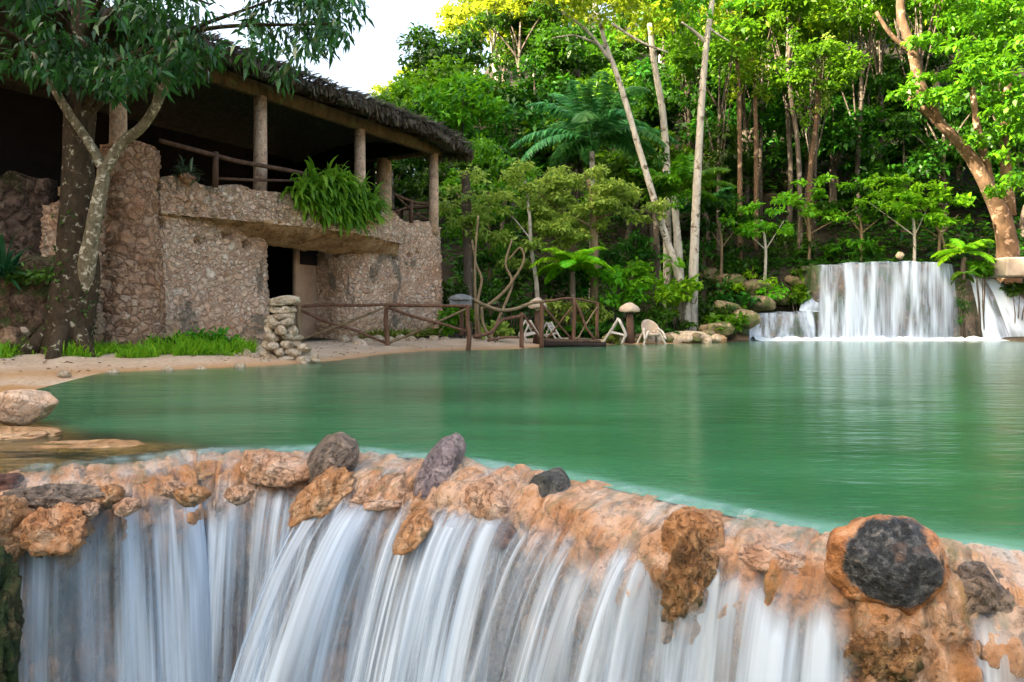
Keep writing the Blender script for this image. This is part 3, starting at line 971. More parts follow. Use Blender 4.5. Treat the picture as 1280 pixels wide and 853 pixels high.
def wall_sheet(name, path, z0, z1, mat, parent, step=.05, amp=.055, batter=.0, holes=(), thick=.35, top_rough=.06, seed=0, vfreq=7.5, ledge=None):
    """rough stone wall swept along a plan path (outer face), with real thickness; holes=(s along path, z, w, h)"""
    path = np.asarray(path, float)
    L = np.concatenate([[0], np.cumsum(np.linalg.norm(np.diff(path, axis=0), axis=1))])
    n = max(4, int(L[-1] / step)); m = max(4, int((z1 - z0) / step))
    s = np.linspace(0, L[-1], n)
    xy = np.stack([np.interp(s, L, path[:, k]) for k in (0, 1)], 1)
    for _ in range(4):
        xy[1:-1] = (xy[:-2] + 2 * xy[1:-1] + xy[2:]) / 4
    tg = nrm(np.gradient(xy, axis=0)); no = np.stack([tg[:, 1], -tg[:, 0]], 1)
    zz = np.linspace(0, 1, m)
    top = z1 + top_rough * fbm(np.stack([s * 1.7, s * 0 + seed, s * 0], 1), 51, 3) * 2
    Z = z0 + zz[None, :] * (top - z0)[:, None]
    P = np.stack([np.repeat(xy[:, :1], m, 1), np.repeat(xy[:, 1:], m, 1), Z], -1).reshape(-1, 3)
    d1, d2 = voro(P * vfreq, 200 + seed)
    dis = sstep(.0, .35, d2 - d1) * amp + fbm(P * 1.1, 60 + seed, 3) * amp * 1.4 + fbm(P * 12, 61, 2) * amp * .25
    dis = dis + batter * (1 - (P[:, 2] - z0) / (z1 - z0)) ** 2
    SS = np.repeat(s, m)
    for hs, hz, w, h in holes:
        k = sstep(1.25, .85, np.sqrt(((SS - hs) / w) ** 2 + ((P[:, 2] - hz) / h) ** 2) + .25 * fbm(P * 6, 71, 2))
        dis = dis * (1 - k) - k * .30
    N = np.repeat(no, m, 0)
    P[:, :2] += N * dis[:, None]
    F = gridF(n, m)
    # top and back
    t_i = np.arange(n) * m + m - 1
    back_top = np.column_stack([xy - no * thick, top]); back_bot = np.column_stack([xy - no * thick, np.full(n, z0)])
    o = len(P)
    P = np.vstack([P, back_top, back_bot])
    i = np.arange(n - 1)
    F = np.vstack([F, np.stack([t_i[:-1], t_i[1:], o + i + 1, o + i], -1), np.stack([o + i, o + i + 1, o + n + i + 1, o + n + i], -1)])
    Fl = F.tolist()
    for k in (0, n - 1):
        ring = [k * m + j for j in range(m)] + [o + k, o + n + k]
        Fl.append(ring if k == 0 else ring[::-1])
    return obj(name, P, Fl, mat, parent)


def arc(c, r, a0, a1, n=10):
    a = np.radians(np.linspace(a0, a1, n))
    return [(c[0] + r * math.cos(x), c[1] + r * math.sin(x)) for x in a]


# walls: left block with its rounded corner, right block, left return, inside panels
holesA = [(2.75, 3.14, .18, .08), (4.7, 3.05, .17, .08), (5.3, 2.85, .10, .11), (3.9, 2.82, .14, .08)]
wall_sheet('wall', [(-.75, 1.55), (-.75, 1.0)] + arc((.25, 1.0), 1.0, 180, 270) + [(4.05, .0), (4.17, .12), (4.2, 1.6)], -.15, 3.45, STONE, house, batter=.28, holes=holesA, seed=1)
holesB = [(2.45, 3.32, .14, .08), (3.0, 3.15, .11, .08), (3.6, 2.95, .10, .11), (4.4, 3.05, .11, .10), (4.9, 3.2, .13, .08)]
wall_sheet('wall', [(7.3, 1.9)] + arc((8.25, .85), .85, 180, 270, 8) + [(11.9, 0), (12.25, .1), (12.35, .5), (12.35, 3.0)], -.25, 4.35, STONE, house, batter=.15, holes=holesB, seed=2, top_rough=.12)
wall_sheet('wall', [(-5.2, 10.0), (-2.6, 4.6), (-.55, 1.7)], -.2, 4.15, STONE_SHADE, house, amp=.09, seed=3, vfreq=3.4, batter=.4, top_rough=.1)
# alcove under the balcony
m_ = MB(); m_.bbox((7.25, 1.42, 1.55), (1.7, .14, 3.5), .03)
alc = m_.build('doorway_panel', PLASTER, house, smooth=False)
m_ = MB(); m_.bbox((7.15, 1.335, 2.82), (1.1, .06, .46), .01); m_.build('window', BLACK, alc, smooth=False)
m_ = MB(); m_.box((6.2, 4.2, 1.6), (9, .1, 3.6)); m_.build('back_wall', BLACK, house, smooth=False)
# terrace floor
m_ = MB(); m_.box((6.2, 3.7, 4.03), (11.9, 6.9, .22)); m_.build('terrace_floor', CONC, house, smooth=False)
# curved balcony slab with sloping soffit and rubble parapet
sp = np.linspace(.9, 9.5, 150)
bulge = (.16 + .95 * np.sin(np.pi * np.clip((sp - 1.6) / 8.1, 0, 1)) ** .9)
bk_ = .52 * sstep(1.8, 4.4, sp)
secs = []
zf = 3.42 + .03 * fbm(np.stack([sp * 1.5, sp * 0, sp * 0], 1), 81, 3)
for k, (s_, b_) in enumerate(zip(sp, bulge)):
    q = bk_[k]; secs.append([(s_, .25, zf[k] - .06 - q * .85), (s_, -b_ * .3, zf[k] - .05 - q * .62), (s_, -b_ * .75, zf[k] - .04 - q * .28), (s_, -b_ * .97, zf[k] - .03), (s_, -b_, zf[k]), (s_, -b_, zf[k] + .04), (s_, -b_ + .10, zf[k] + .06), (s_, .3, zf[k] + .06)])
G = np.array(secs)
G[..., 1:] += (fbm(G.reshape(-1, 3) * 2.8, 82, 4) * .10).reshape(G.shape[:2])[..., None]
obj('balcony_slab', G.reshape(-1, 3), gridF(len(sp), 8).tolist() + [list(range(8)), [(len(sp) - 1) * 8 + j for j in range(8)][::-1]], CONC, house)
ins = [(s_, -b_ + .01) for s_, b_ in zip(sp, bulge)]
wall_sheet('parapet', ins, 3.37, 4.22, STONE, house, amp=.085, seed=5, top_rough=.07, vfreq=4.6, thick=.28)
# lumpy pillar on the tower corner
PIL = stone_wall_mat('pillar_stone', [(.24, .13, .08), (.44, .27, .17), (.54, .36, .24), (.36, .21, .13), (.58, .44, .32)], (.20, .12, .075), 7.0, stain=(.42, .22, .11))
m1 = MB().tube([(.36, .16, z) for z in np.linspace(-.3, 4.76, 90)], [.80, .70, .64, .60, .57, .55], 44)
V = np.concatenate(m1.V)
d1, d2 = voro(V * np.array((5, 5, 6.0)), 211)
V = V + nrm((V - np.array((.36, .16, 0))) * np.array((1, 1, 0))) * (sstep(0, .35, d2 - d1) * .06 + fbm(V * 1.6, 92, 3) * .09)[:, None]
obj('corner_pillar', V, m1.F, PIL, house)
V, F = rock_shape((.54, .52, .15), 93, 5, .14, .5, None, 2.4)
obj('pillar_cap', V + np.array((.38, .14, 4.78)), F, PIL, house)
# columns, beam, roof
for k in range(4):
    x = 3.9 * k
    mb = MB(); mb.tube([(x, .02 * math.sin(k), 3.95), (x + .01, 0, 5.3), (x, 0, 6.85)], [.185, .175, .17], 14, .03, k)
    c = mb.build('column', COLM, house)
mb = MB(); mb.tube([(11.7, 2.3, 4.0), (11.7, 2.3, 6.9)], [.30, .28], 14, .03, 9); mb.build('column', COLM, house)
mb = MB(); mb.bbox((5.95, 0.02, 7.02), (12.4, .24, .40), .03); mb.build('beam', BEAM, house)
mb = MB(); mb.bbox((11.72, 2.9, 7.02), (.24, 5.5, .38), .03); mb.build('beam', BEAM, house)
EX0, EX1, EY = -3.4, 12.45, -1.20
ns, nt = 150, 48
ss = np.linspace(EX0, EX1, ns)
RV = []
for s_ in ss:
    for t_ in np.linspace(0, 1, nt):
        y0 = EY + max(0, -.2 - s_) * 1.5
        y = y0 + t_ * (8.3 - y0); yy = min(y - EY, 9.7 - (y - EY))
        e = max(0, s_ - (EX1 - yy * .8))       # hip at the far end
        z = 7.28 + yy * .27 - e * .20 - .26 * sstep(EX1 - 2.2, EX1, s_) * (1 - t_)
        RV.append((s_, y, z))
RV = np.array(RV); RV[:, 2] += fbm(RV * 2.2, 101, 4) * .10 + fbm(RV * np.array((9, 2, 1)), 102, 3) * .05
n0 = len(RV)
RV2 = np.vstack([RV, RV - UP * .24])
rf = gridF(ns, nt)
edge_ = [k * nt for k in range(ns)]
Fl = rf.tolist() + (rf[:, ::-1] + n0).tolist()
for a_, b_ in zip(edge_[:-1], edge_[1:]): Fl.append([a_, n0 + a_, n0 + b_, b_])
e2 = [(ns - 1) * nt + j for j in range(nt)]
for a_, b_ in zip(e2[:-1], e2[1:]): Fl.append([a_, n0 + a_, n0 + b_, b_])
roof = obj('roof', RV2, Fl, THATCH, house)
# hanging palm thatch along the eave
rng = np.random.default_rng(5)
n = 1700
s_ = rng.uniform(-.3, EX1, n)
dro = .26 * sstep(EX1 - 2.2, EX1, s_)
B = np.column_stack([s_, EY + rng.uniform(-.06, .22, n), 7.30 - dro + rng.uniform(-.22, .05, n)])
A = np.column_stack([rng.normal(0, .35, n), rng.normal(-.18, .25, n), -np.ones(n)])
clus = .5 + .5 * fbm(np.stack([s_ * 2.4, s_ * 0, s_ * 0], 1), 105, 3)
V, F = blades(rng, B, A, rng.uniform(.08, .36, n) * (.25 + 1.1 * clus), rng.uniform(.03, .09, n), .4, 3)
FR = leaf_mat('dry_thatch', (.02, .016, .010), (.13, .10, .065), .1, .8, 0)
obj('eave_fringe', V, F, FR, house, smooth=False)
n = 1300
yy = rng.uniform(EY, 4, n)
B = np.column_stack([np.full(n, EX1 - .1) + rng.uniform(-.2, .06, n), yy, 7.0 + (yy - EY) * .2 + rng.uniform(-.25, .05, n)])
A = np.column_stack([rng.normal(.2, .25, n), rng.normal(0, .35, n), -np.ones(n)])
V, F = blades(rng, B, A, rng.uniform(.12, .45, n), rng.uniform(.03, .08, n), .4, 3)
obj('eave_fringe', V, F, FR, house, smooth=False)
n = 2500
s_ = rng.uniform(-.3, EX1, n)
B = np.column_stack([s_, EY + rng.uniform(0, .9, n), 7.36 - .26 * sstep(EX1 - 2.2, EX1, s_) + rng.uniform(-.02, .06, n)])
B[:, 2] += (B[:, 1] - EY) * .27
A = np.column_stack([rng.normal(0, .25, n), -np.ones(n), rng.normal(-.05, .15, n)])
V, F = blades(rng, B, A, rng.uniform(.2, .5, n), rng.uniform(.03, .08, n), .35, 2)
obj('roof_straw', V, F, leaf_mat('grey_straw', (.09, .085, .075), (.30, .28, .25), .1, .8, 0), roof, smooth=False)
# rafters seen from below
for k in range(10):
    x = .3 + k * 1.3
    mb = MB(); mb.tube([(x, -1.05, 6.99 if x < 11 else 6.85), (x, 1.3, 7.62), (x, 3.5, 8.2)], .055, 6, .05, k); mb.build('rafter', DWOOD, house)
# enclosing walls of the terrace, shade put into their colour
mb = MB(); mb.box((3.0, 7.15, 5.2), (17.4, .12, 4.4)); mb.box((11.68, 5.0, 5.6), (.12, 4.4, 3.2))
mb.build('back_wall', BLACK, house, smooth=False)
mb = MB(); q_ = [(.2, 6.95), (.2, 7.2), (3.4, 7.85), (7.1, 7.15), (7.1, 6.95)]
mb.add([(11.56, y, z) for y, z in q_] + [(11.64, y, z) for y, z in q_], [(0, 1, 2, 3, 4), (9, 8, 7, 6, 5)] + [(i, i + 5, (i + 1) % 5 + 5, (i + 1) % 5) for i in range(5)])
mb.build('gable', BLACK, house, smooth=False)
# terrace railing
rail = obj('railing', *(lambda q: (np.concatenate(q.V), q.F))(MB().tube([(.75, -.34, 4.98), (1.6, -.5, 4.90), (2.6, -.66, 4.82), (4.2, -.74, 4.86), (6.4, -.86, 4.86)], [.055, .06, .055, .06, .05], 8, .08, 3)
      .tube([(2.1, -.58, 4.32), (3.0, -.66, 4.42), (4.4, -.72, 4.62), (5.5, -.8, 4.80)], .035, 6, .1, 4)), DWOOD, house)
for k, (x, y) in enumerate([(2.05, -.58), (5.9, -.84)]):
    mb = MB(); mb.tube([(x, y, 4.1), (x + .02, y, 4.95)], [.075, .065], 8, .08, k); mb.build('post', DWOOD, rail)
rail2 = obj('railing', *(lambda q: (np.concatenate(q.V), q.F))(MB().tube([(9.2, -.25, 5.0), (10.4, -.02, 4.94), (11.6, .1, 5.02)], .05, 7, .1, 5)
      .tube([(9.3, -.2, 4.45), (10.4, 0, 4.8), (11.5, .1, 4.95)], .035, 6, .1, 6).tube([(9.4, -.2, 4.95), (10.6, 0, 4.55), (11.6, .1, 4.45)], .035, 6, .1, 7)
      .tube([(11.75, .2, 4.95), (11.75, 1.2, 4.95), (11.75, 2.2, 5.0)], .045, 6, .1, 8)), DWOOD, house)
mb = MB(); mb.tube([(10.35, -.02, 4.2), (10.36, -.02, 5.0)], .07, 8, .08, 6); mb.build('post', DWOOD, rail2)

# hanging ferns on the parapet
FERN = leaf_mat('bright_strap_leaf', (.035, .17, .010), (.20, .44, .03), .4, .4, .1)
rng = np.random.default_rng(8)
n = 1100
fern = thing('hanging_fern', 'big clump of bright green arching fern hanging over the balcony parapet', 'plant', hw(6.0, -1.0, 4.1))
sx_ = np.clip(rng.normal(0, .5, n), -1, 1) * 1.55
base = hw(5.75, -.95, 4.12)[None, :] + HD * sx_[:, None] - HI * rng.uniform(-.15, .25, (n, 1)) + UP * (rng.uniform(-.55, .62, n) * (1.1 - (np.abs(sx_) / 1.8) ** 2))[:, None]
a = rng.uniform(0, 2 * math.pi, n)
dirs = HD * (np.cos(a) * .7)[:, None] - HI * (.55 + .5 * np.sin(a))[:, None] + UP * rng.uniform(.2, 1.3, n)[:, None]
V, F = blades(rng, base, dirs, rng.uniform(.5, .95, n), rng.uniform(.07, .12, n), rng.uniform(1.6, 3.6, n), 6)
obj('leaves', V, F, FERN, fern, world=True)
V, F = rock_shape((1.0, .28, .25), 12, 3); obj('root_mat', V @ rotm(0, 0, 60).T + hw(6.0, -.9, 4.15), F, DWOOD, fern, world=True)
# little plant left on the parapet
pl = thing('potted_plant', 'small grey green plant on the left end of the terrace parapet', 'plant', hw(1.45, -.35, 4.25))
n = 90
V, F = blades(rng, np.tile(hw(1.45, -.35, 4.28), (n, 1)) + rng.normal(0, .1, (n, 3)), np.column_stack([rng.normal(0, .8, n), rng.normal(0, .8, n), np.ones(n)]), rng.uniform(.25, .5, n), .05, 1.6, 4)
obj('leaves', V, F, leaf_mat('grey_green_leaf', (.03, .06, .03), (.13, .18, .10), .2, .5, 0), pl, world=True)
V, F = rock_shape((.2, .2, .14), 21, 3); obj('pot', V + hw(1.45, -.35, 4.24), F, PIL, pl, world=True)

# ================================================================== big lichened tree on the left
BARK = bark_mat('lichen_bark', (.022, .016, .009), (.075, .052, .028), (.36, .33, .24), 12, .595, .5, .9)
BARK2 = bark_mat('pale_lichen_bark', (.08, .065, .035), (.26, .22, .14), (.52, .48, .36), 13, .54, .5, .9)
tb = np.array((-9.05, 14.7, .2))
tree = thing('broadleaf_tree', 'large tree with lichen spotted trunk and drooping dark leaves in front of the stone house', 'tree', tb)
tp = smoothcurve([tb + (-.05, 0, -.3), tb + (0, 0, .5), at(97, 330, 14.7), at(98, 220, 14.7), at(100, 120, 14.7), at(104, 20, 14.9), at(110, -90, 15.1)], 60)
mb = MB(); mb.tube(tp, np.interp(np.linspace(0, 1, 60), [0, .06, .15, .4, .7, 1], [.72, .52, .42, .36, .26, .16]), 20, .22, 3)
for k, (ax, ay) in enumerate([(-.55, -.25), (.5, -.3), (.15, -.6), (-.2, .5)]):
    mb.tube([tb + (ax * .5, ay * .5, .65), tb + (ax, ay, .15), tb + (ax * 1.7, ay * 1.7, -.15)], [.14, .17, .1], 8, .2, k)
trunk = mb.build('trunk', BARK, tree, world=True)
Yb = 14.35
mb = MB()
mb.tube(smoothcurve([at(96, 420, 14.75), at(103, 360, 14.6), at(113, 305, 14.45), at(121, 262, Yb), at(131, 212, Yb)], 24), [.10, .17, .14, .12], 10, .15, 5)
mb.tube(smoothcurve([at(131, 214, Yb), at(112, 180, Yb), at(88, 145, Yb), at(66, 108, 14.2), at(58, 92, 14.1), at(40, 60, 14.0)], 26), [.10, .085, .08, .06], 9, .15, 6)
mb.tube(smoothcurve([at(131, 214, Yb), at(150, 182, 14.3), at(178, 158, 14.2), at(196, 130, 14.1), at(208, 98, 14.0), at(218, 50, 13.9)], 26), [.11, .10, .085, .06], 9, .15, 7)
mb.tube(smoothcurve([at(193, 133, 14.1), at(196, 110, 14.0), at(190, 80, 13.9)], 10), [.06, .035], 7, .1, 8)
mb.build('limb', BARK2, tree, world=True)
mb = MB()
br_ends = [(-30, 20, 13.2), (60, 10, 13.0), (170, -10, 13.4), (260, 5, 13.6), (340, 0, 14.0), (410, 30, 14.6), (300, -60, 15), (0, -60, 14), (180, 70, 13.2), (40, 60, 13.2)]
for k, (x, y, Y) in enumerate(br_ends):
    st = tp[36 + (k % 4) * 5]
    e = at(x, y, Y)
    mb.tube(smoothcurve([st, st * .55 + e * .45 + np.array((0, 0, .5)), e], 14), [.09, .02], 6, .1, k)
mb.build('branch', BARK, tree, world=True)
rng = np.random.default_rng(42)
cl = []
def low_edge(x): return np.interp(x, [-120, 0, 60, 120, 180, 230, 270, 310, 350, 400, 440], [85, 88, 92, 102, 112, 100, 78, 66, 60, 50, 30])
for _ in range(330):
    px = rng.uniform(-160, 440); lo = low_edge(px)
    py = lo - 6 - rng.uniform(0, 1) ** 1.3 * (230 if px < 300 else 120 + (440 - px))
    Y = rng.uniform(12.4, 16.0) if px < 320 else rng.uniform(13.2, 16.5)
    g = fbm(np.array([[px / 55, py / 55, Y * .5]]), 7, 2)[0]
    if g < -.06 and py < 74: continue
    r = rng.uniform(.22, .5)
    cl.append((*at(px, py, Y), r * 1.1, r * 1.1, r))
for px, py in [(20, 82), (48, 88), (80, 92), (105, 98), (125, 112), (140, 118), (165, 112), (195, 96), (215, 86), (240, 78), (262, 70), (355, 98), (410, 62), (425, 45), (385, 62), (330, 60), (375, 72)]:
    cl.append((*at(px, py - 6, rng.uniform(13.1, 14.0)), .26, .26, .24))
cl = np.array(cl)
dk = np.repeat(np.arange(len(cl)), 44)
n = len(dk)
d = nrm(rng.normal(size=(n, 3)))
C = cl[dk, :3] + d * (rng.uniform(0, 1, n) ** .5)[:, None] * cl[dk, 3:]
A = nrm(d * np.array((1, 1, .2)) * .8 + rng.normal(0, .4, (n, 3)) - UP * rng.uniform(.2, 1.3, n)[:, None])
N = nrm(UP * .7 + d * .5 + rng.normal(0, .35, (n, 3)))
ll = rng.uniform(.16, .34, n)
V, F = leaf_quads(C, A, N, ll, ll * .27, .15, .25)
NEARLEAF = leaf_mat('dark_long_leaf', (.014, .06, .013), (.06, .20, .028), .30, .33, 0, (.10, .26, .04), .5)
obj('crown', V, F, NEARLEAF, tree, world=True)
# ivy and moss on the trunk
n = 500
k = rng.integers(6, 26, n); a = rng.uniform(0, 6.28, n)
C = tp[k] + np.stack([np.cos(a) * .42, np.sin(a) * .42, rng.uniform(-.1, .1, n)], 1)
C = C[fbm(C * 2, 5, 2) > .05]; n = len(C)
A = nrm(rng.normal(0, 1, (n, 3)) - UP * .6); N = nrm(C - np.column_stack([tp[10][0] + 0 * C[:, 0], tp[10][1] + 0 * C[:, 0], C[:, 2]]) + rng.normal(0, .3, (n, 3)))
V, F = leaf_quads(C, A, N, rng.uniform(.06, .13, n), .06)
MOSSLEAF = leaf_mat('moss_leaf', (.02, .05, .01), (.07, .14, .02), .2, .6, 0)
obj('ivy', V, F, MOSSLEAF, tree, world=True)

# rock, plants and grass at its foot
MOSSROCK = rock_mat('mossy_boulder_stone', (.05, .03, .018), (.14, .085, .05), (.26, .17, .11), 3.5, .85, moss=(.05, .075, .015), mossamt=.54)
stone(42, 378, 15.2, (.95, .7, .98), MOSSROCK, 'big mossy brown boulder left of the lichened trunk', 60, name='boulder', cat='boulder', sub=5, rough=.25, freq=2.0)
stone(14, 424, 14.6, (.34, .3, .24), rock_mat('tan_boulder', (.16, .09, .05), (.32, .19, .11), (.42, .28, .18), 3, .8), 'low tan rock at the left frame edge beside the grass', 61)
stone(30, 416, 14.8, (.16, .15, .14), PALE, 'small pale rock behind the low tan rock', 62)
yu = thing('yucca', 'spiky dark green yucca on top of the mossy boulder at the left frame edge', 'plant', at(6, 345, 14.6))
n = 70
V, F = blades(rng, np.tile(at(6, 343, 14.6), (n, 1)) + rng.normal(0, .06, (n, 3)), np.column_stack([rng.normal(0, 1, n), rng.normal(0, 1, n), rng.uniform(-.2, 1.4, n)]), rng.uniform(.6, 1.1, n), .07, .6, 4)
obj('leaves', V, F, leaf_mat('yucca_leaf', (.008, .05, .02), (.03, .13, .05), .2, .4, 0), yu, world=True)
sh = thing('shrub', 'small light green shrub growing on the mossy boulder', 'shrub', at(45, 345, 14.7))
V, F = clump_leaves(rng, [(*at(45 + 12 * i, 348 - 5 * (i % 2), 14.5), .22, .2, .16) for i in range(-2, 3)], 70, .14, .07)
obj('leaves', V, F, leaf_mat('light_shrub_leaf', (.03, .10, .015), (.11, .24, .03), .3, .45, 0), sh, world=True)
GRASS = leaf_mat('bright_grass', (.09, .26, .008), (.30, .52, .025), .4, .5, 0)
n = 9000
px = rng.uniform(-60, 318, n); Y = np.interp(px, [-60, 200, 318], [13.9, 14.9, 16.0]) + rng.uniform(-.45, .9, n)
x = (px - 640) / FPX * Y
den = fbm(np.stack([x * 1.5, Y * 1.5, x * 0], 1), 44, 3)
keep = den + .35 * fbm(np.stack([x * 6, Y * 6, x * 0], 1), 46, 2) > np.interp(px, [0, 60, 180, 215, 250, 318], [-.15, -.35, -.25, .2, -.1, 0])
x, Y = x[keep], Y[keep]; n = len(x)
zz_, _ = ground_z(x, Y)
V, F = blades(rng, np.stack([x, Y, zz_ - .02], 1), np.column_stack([rng.normal(0, .45, n), rng.normal(0, .45, n), np.ones(n)]), rng.uniform(.07, .36, n) * (1 + .9 * den[keep]), rng.uniform(.015, .035, n), 1.2, 3)
tag(obj('grass', V, F, GRASS), 'bright green grass along the foot of the stone house', 'grass', kind='stuff')
for px_, py_, Y_, r_, lab in [(272, 428, 16.2, .42, 'leafy bright green shrub at the wall foot left of the stone cairn'), (214, 432, 15.6, .26, 'small dark green shrub at the foot of the stone wall in the grass')]:
    p = at(px_, py_, Y_)
    s_h = thing('shrub', lab, 'shrub', (p[0], p[1], gz(p[0], p[1])))
    V, F = clump_leaves(rng, [(p[0] + rng.normal(0, r_ * .7), p[1] + rng.normal(0, r_ * .3), p[2] - .05 + rng.uniform(-.3, .4) * r_, r_ * .45, r_ * .4, r_ * .4) for _ in range(9)], 60, .17, .09)
    obj('leaves', V, F, FERN if r_ > .3 else NEARLEAF, s_h, world=True)
    mb = MB()
    for k in range(5): mb.tube([(p[0], p[1], gz(p[0], p[1]) - .05), (p[0] + rng.normal(0, r_ * .5), p[1], p[2] + .1)], [.02, .01], 5)
    mb.build('stem', DWOOD, s_h, world=True)

n = 900
px = rng.uniform(-40, 600, n); Y = rng.uniform(11.8, 21.5, n); x = (px - 640) / FPX * Y
zz_, dd_ = ground_z(x, Y)
k = (dd_ > .15) & (dd_ < 4.0) & (fbm(np.stack([x, Y, x * 0], 1), 48, 3) > -.1); x, Y, zz_ = x[k], Y[k], zz_[k]; n = len(x)
V, F = leaf_quads(np.stack([x, Y, zz_ + .012], 1), nrm(np.column_stack([rng.normal(0, 1, n), rng.normal(0, 1, n), rng.normal(0, .12, n)])), nrm(np.column_stack([rng.normal(0, .25, n), rng.normal(0, .25, n), np.ones(n)])), rng.uniform(.05, .13, n), rng.uniform(.025, .06, n))
tag(obj('leaf_litter', V, F, leaf_mat('dead_leaf', (.07, .035, .012), (.26, .15, .05), .1, .7, 0)), 'dead brown leaves scattered over the sandy left bank', 'leaf litter', kind='stuff')

# stacked stone cairn
cb = at(352, 447, 15.6)
cairn = thing('stone_cairn', 'stack of pale stones with an overhanging flat capstone beside the doorway', 'cairn', (cb[0], cb[1], 0))
rng = np.random.default_rng(17)
PALE2 = rock_mat('cream_stone', (.36, .26, .15), (.58, .46, .31), (.72, .61, .46), 4, .8)
z = -.02
lay = 0
while z < 1.18:
    w = np.interp(z, [0, .3, .7, 1.2], [.66, .48, .36, .24]) * rng.uniform(.78, .98)
    cnt = 6 if w > .4 else 5
    hh = rng.uniform(.085, .12)
    for k in range(cnt):
        a = 2 * math.pi * k / cnt + lay * .6
        V, F = rock_shape((rng.uniform(.10, .24), rng.uniform(.11, .19), hh * rng.uniform(.8, 1.3)), 300 + lay * 7 + k, 3, .15, .7, rotm(rng.uniform(-12, 12), rng.uniform(-12, 12), rng.uniform(0, 360)))
        obj('stone', V + np.array((cb[0] + math.cos(a) * w * .62 + rng.normal(0, .035), cb[1] + math.sin(a) * w * .5, z + hh + rng.normal(0, .02))), F, PALE2, cairn, world=True)
    z += hh * 1.55; lay += 1
V, F = rock_shape((.37, .28, .13), 399, 4, .12, 1.0, rotm(0, -6, 12)); obj('capstone', V + np.array((cb[0] + .04, cb[1], 1.32)), F, PALE2, cairn, world=True)
for k in range(16):
    a = rng.uniform(0, 6.28); rr = rng.uniform(.45, .8); q = rng.uniform(.08, .15)
    V, F = rock_shape((q * 1.3, q, q * .8), 420 + k, 3, .2, .8)
    obj('stone', V + np.array((cb[0] + math.cos(a) * rr, cb[1] + math.sin(a) * rr * .7, gz(cb[0] + math.cos(a) * rr, cb[1] + math.sin(a) * rr * .7) + q * .3 + (.22 if k % 3 == 0 else 0) * (rr < .62))), F, PALE2, cairn, world=True)
stone(450, 433, 20.4, (.24, .2, .2), PALE, 'lone white rock on the sand under the fence before the right wall', 70, sub=4, facet=1)
for i, (px, py, Y) in enumerate([(395, 452, 15.2), (330, 452, 14.9), (300, 458, 13.9), (250, 462, 13.6), (210, 463, 13.2), (140, 466, 12.7), (80, 468, 12.3)]):
    stone(px, py, Y, (.12, .1, .07), PALE2, 'small stone along the waterline of the sandy left bank', 80 + i, sub=3, group='stones along the left waterline')
WALLROCKS = [(500 + 14 * i, 424 + (i * 7 % 5), 22.4 + i * .18) for i in range(-5, 5)]
for i, (px, py, Y) in enumerate(WALLROCKS):
    stone(px, py, Y, (.2, .16, .15), PALE2, 'pale stone along the foot of the right wall behind the fence', 120 + i, sub=3, group='stones at the foot of the right wall')
for i in range(7):
    px, Y = 470 + 13 * i, 22.6 + i * .3
    p = at(px, 420, Y); g = gz(p[0], p[1])
    t_ = thing('weed_tuft', 'low yellow green weed tuft at the foot of the right stone wall', 'plant', (p[0], p[1], g), group='weeds at the foot of the right wall')
    V, F = clump_leaves(rng, [(p[0] + rng.normal(0, .2), p[1], g + .15, .22, .18, .17) for _ in range(3)], 50, .13, .07)
    obj('leaves', V, F, leaf_mat('weed_leaf', (.10, .16, .02), (.28, .32, .05), .3, .5, .1) if i == 0 else bpy.data.materials['weed_leaf'], t_, world=True)

# ================================================================== rustic fence, bridge, furniture
LOG = bark_mat('rustic_log', (.07, .035, .022), (.19, .105, .065), None, 8, stretch=.2)
LOGP = bark_mat('pale_log', (.11, .08, .045), (.25, .19, .115), None, 8, stretch=.2)


def log(parent, name, a, b, r, mat=LOG, bend=.02, seed=0):
    a, b = np.array(a), np.array(b)
    rg = np.random.default_rng(seed)
    mid = [a + (b - a) * f + rg.normal(0, bend, 3) for f in (.33, .66)]
    return MB().tube(smoothcurve([a, *mid, b], 12), [r * .86, r * .76], 8, .12, seed).build(name, mat, parent, world=True)


def fpost(px, ybot, ytop, Y, dz=.2):
    b = at(px, ybot, Y); t_ = at(px, ytop, Y)
    return np.array((b[0], b[1], b[2] - dz)), np.array((b[0], b[1], t_[2]))


fence = thing('rustic_fence', 'rustic brown log fence with crossed braces in front of the right stone wall', 'fence', at(484, 430, 20.9))
P0 = fpost(374, 428, 382, 20.6); P1 = fpost(484, 432, 380, 20.9); P2 = fpost(585, 432, 381, 20.9)
log(fence, 'post', *P0, .10, LOGP, seed=1); log(fence, 'post', *P1, .085, seed=2); log(fence, 'post', *P2, .085, seed=3)
log(fence, 'rail', P0[1] + (-.1, 0, -.04), P1[1] + (0, 0, -.02), .055, seed=4); log(fence, 'rail', P1[1] + (-.1, 0, -.03), P2[1] + (.1, 0, -.05), .06, seed=5)
lowz = UP * .25
log(fence, 'brace', P0[1] - UP * .12, P1[0] + lowz, .05, seed=6); log(fence, 'brace', P0[0] + lowz, P1[1] - UP * .08, .045, LOGP, seed=7)
log(fence, 'brace', P1[1] - UP * .1, P2[0] + lowz + UP * .35, .05, seed=8); log(fence, 'brace', P1[0] + lowz, P2[1] - UP * .1, .045, LOGP, seed=9)
f2 = thing('rustic_fence', 'short rustic log fence with a sagging top rail left of the footbridge', 'fence', at(640, 430, 22.4))
Q0 = fpost(652, 428, 391, 22.3); Q1 = fpost(677, 427, 376, 22.6)
log(f2, 'post', *Q0, .08, seed=11); log(f2, 'post', *Q1, .085, seed=12)
MB().tube(smoothcurve([at(592, 375, 21.4), at(604, 381, 21.6), at(625, 388, 21.8), at(645, 386, 22.2), at(664, 379, 22.5), at(680, 377, 22.6)], 24), .055, 8, .1, 13).build('rail', LOGP, f2, world=True)
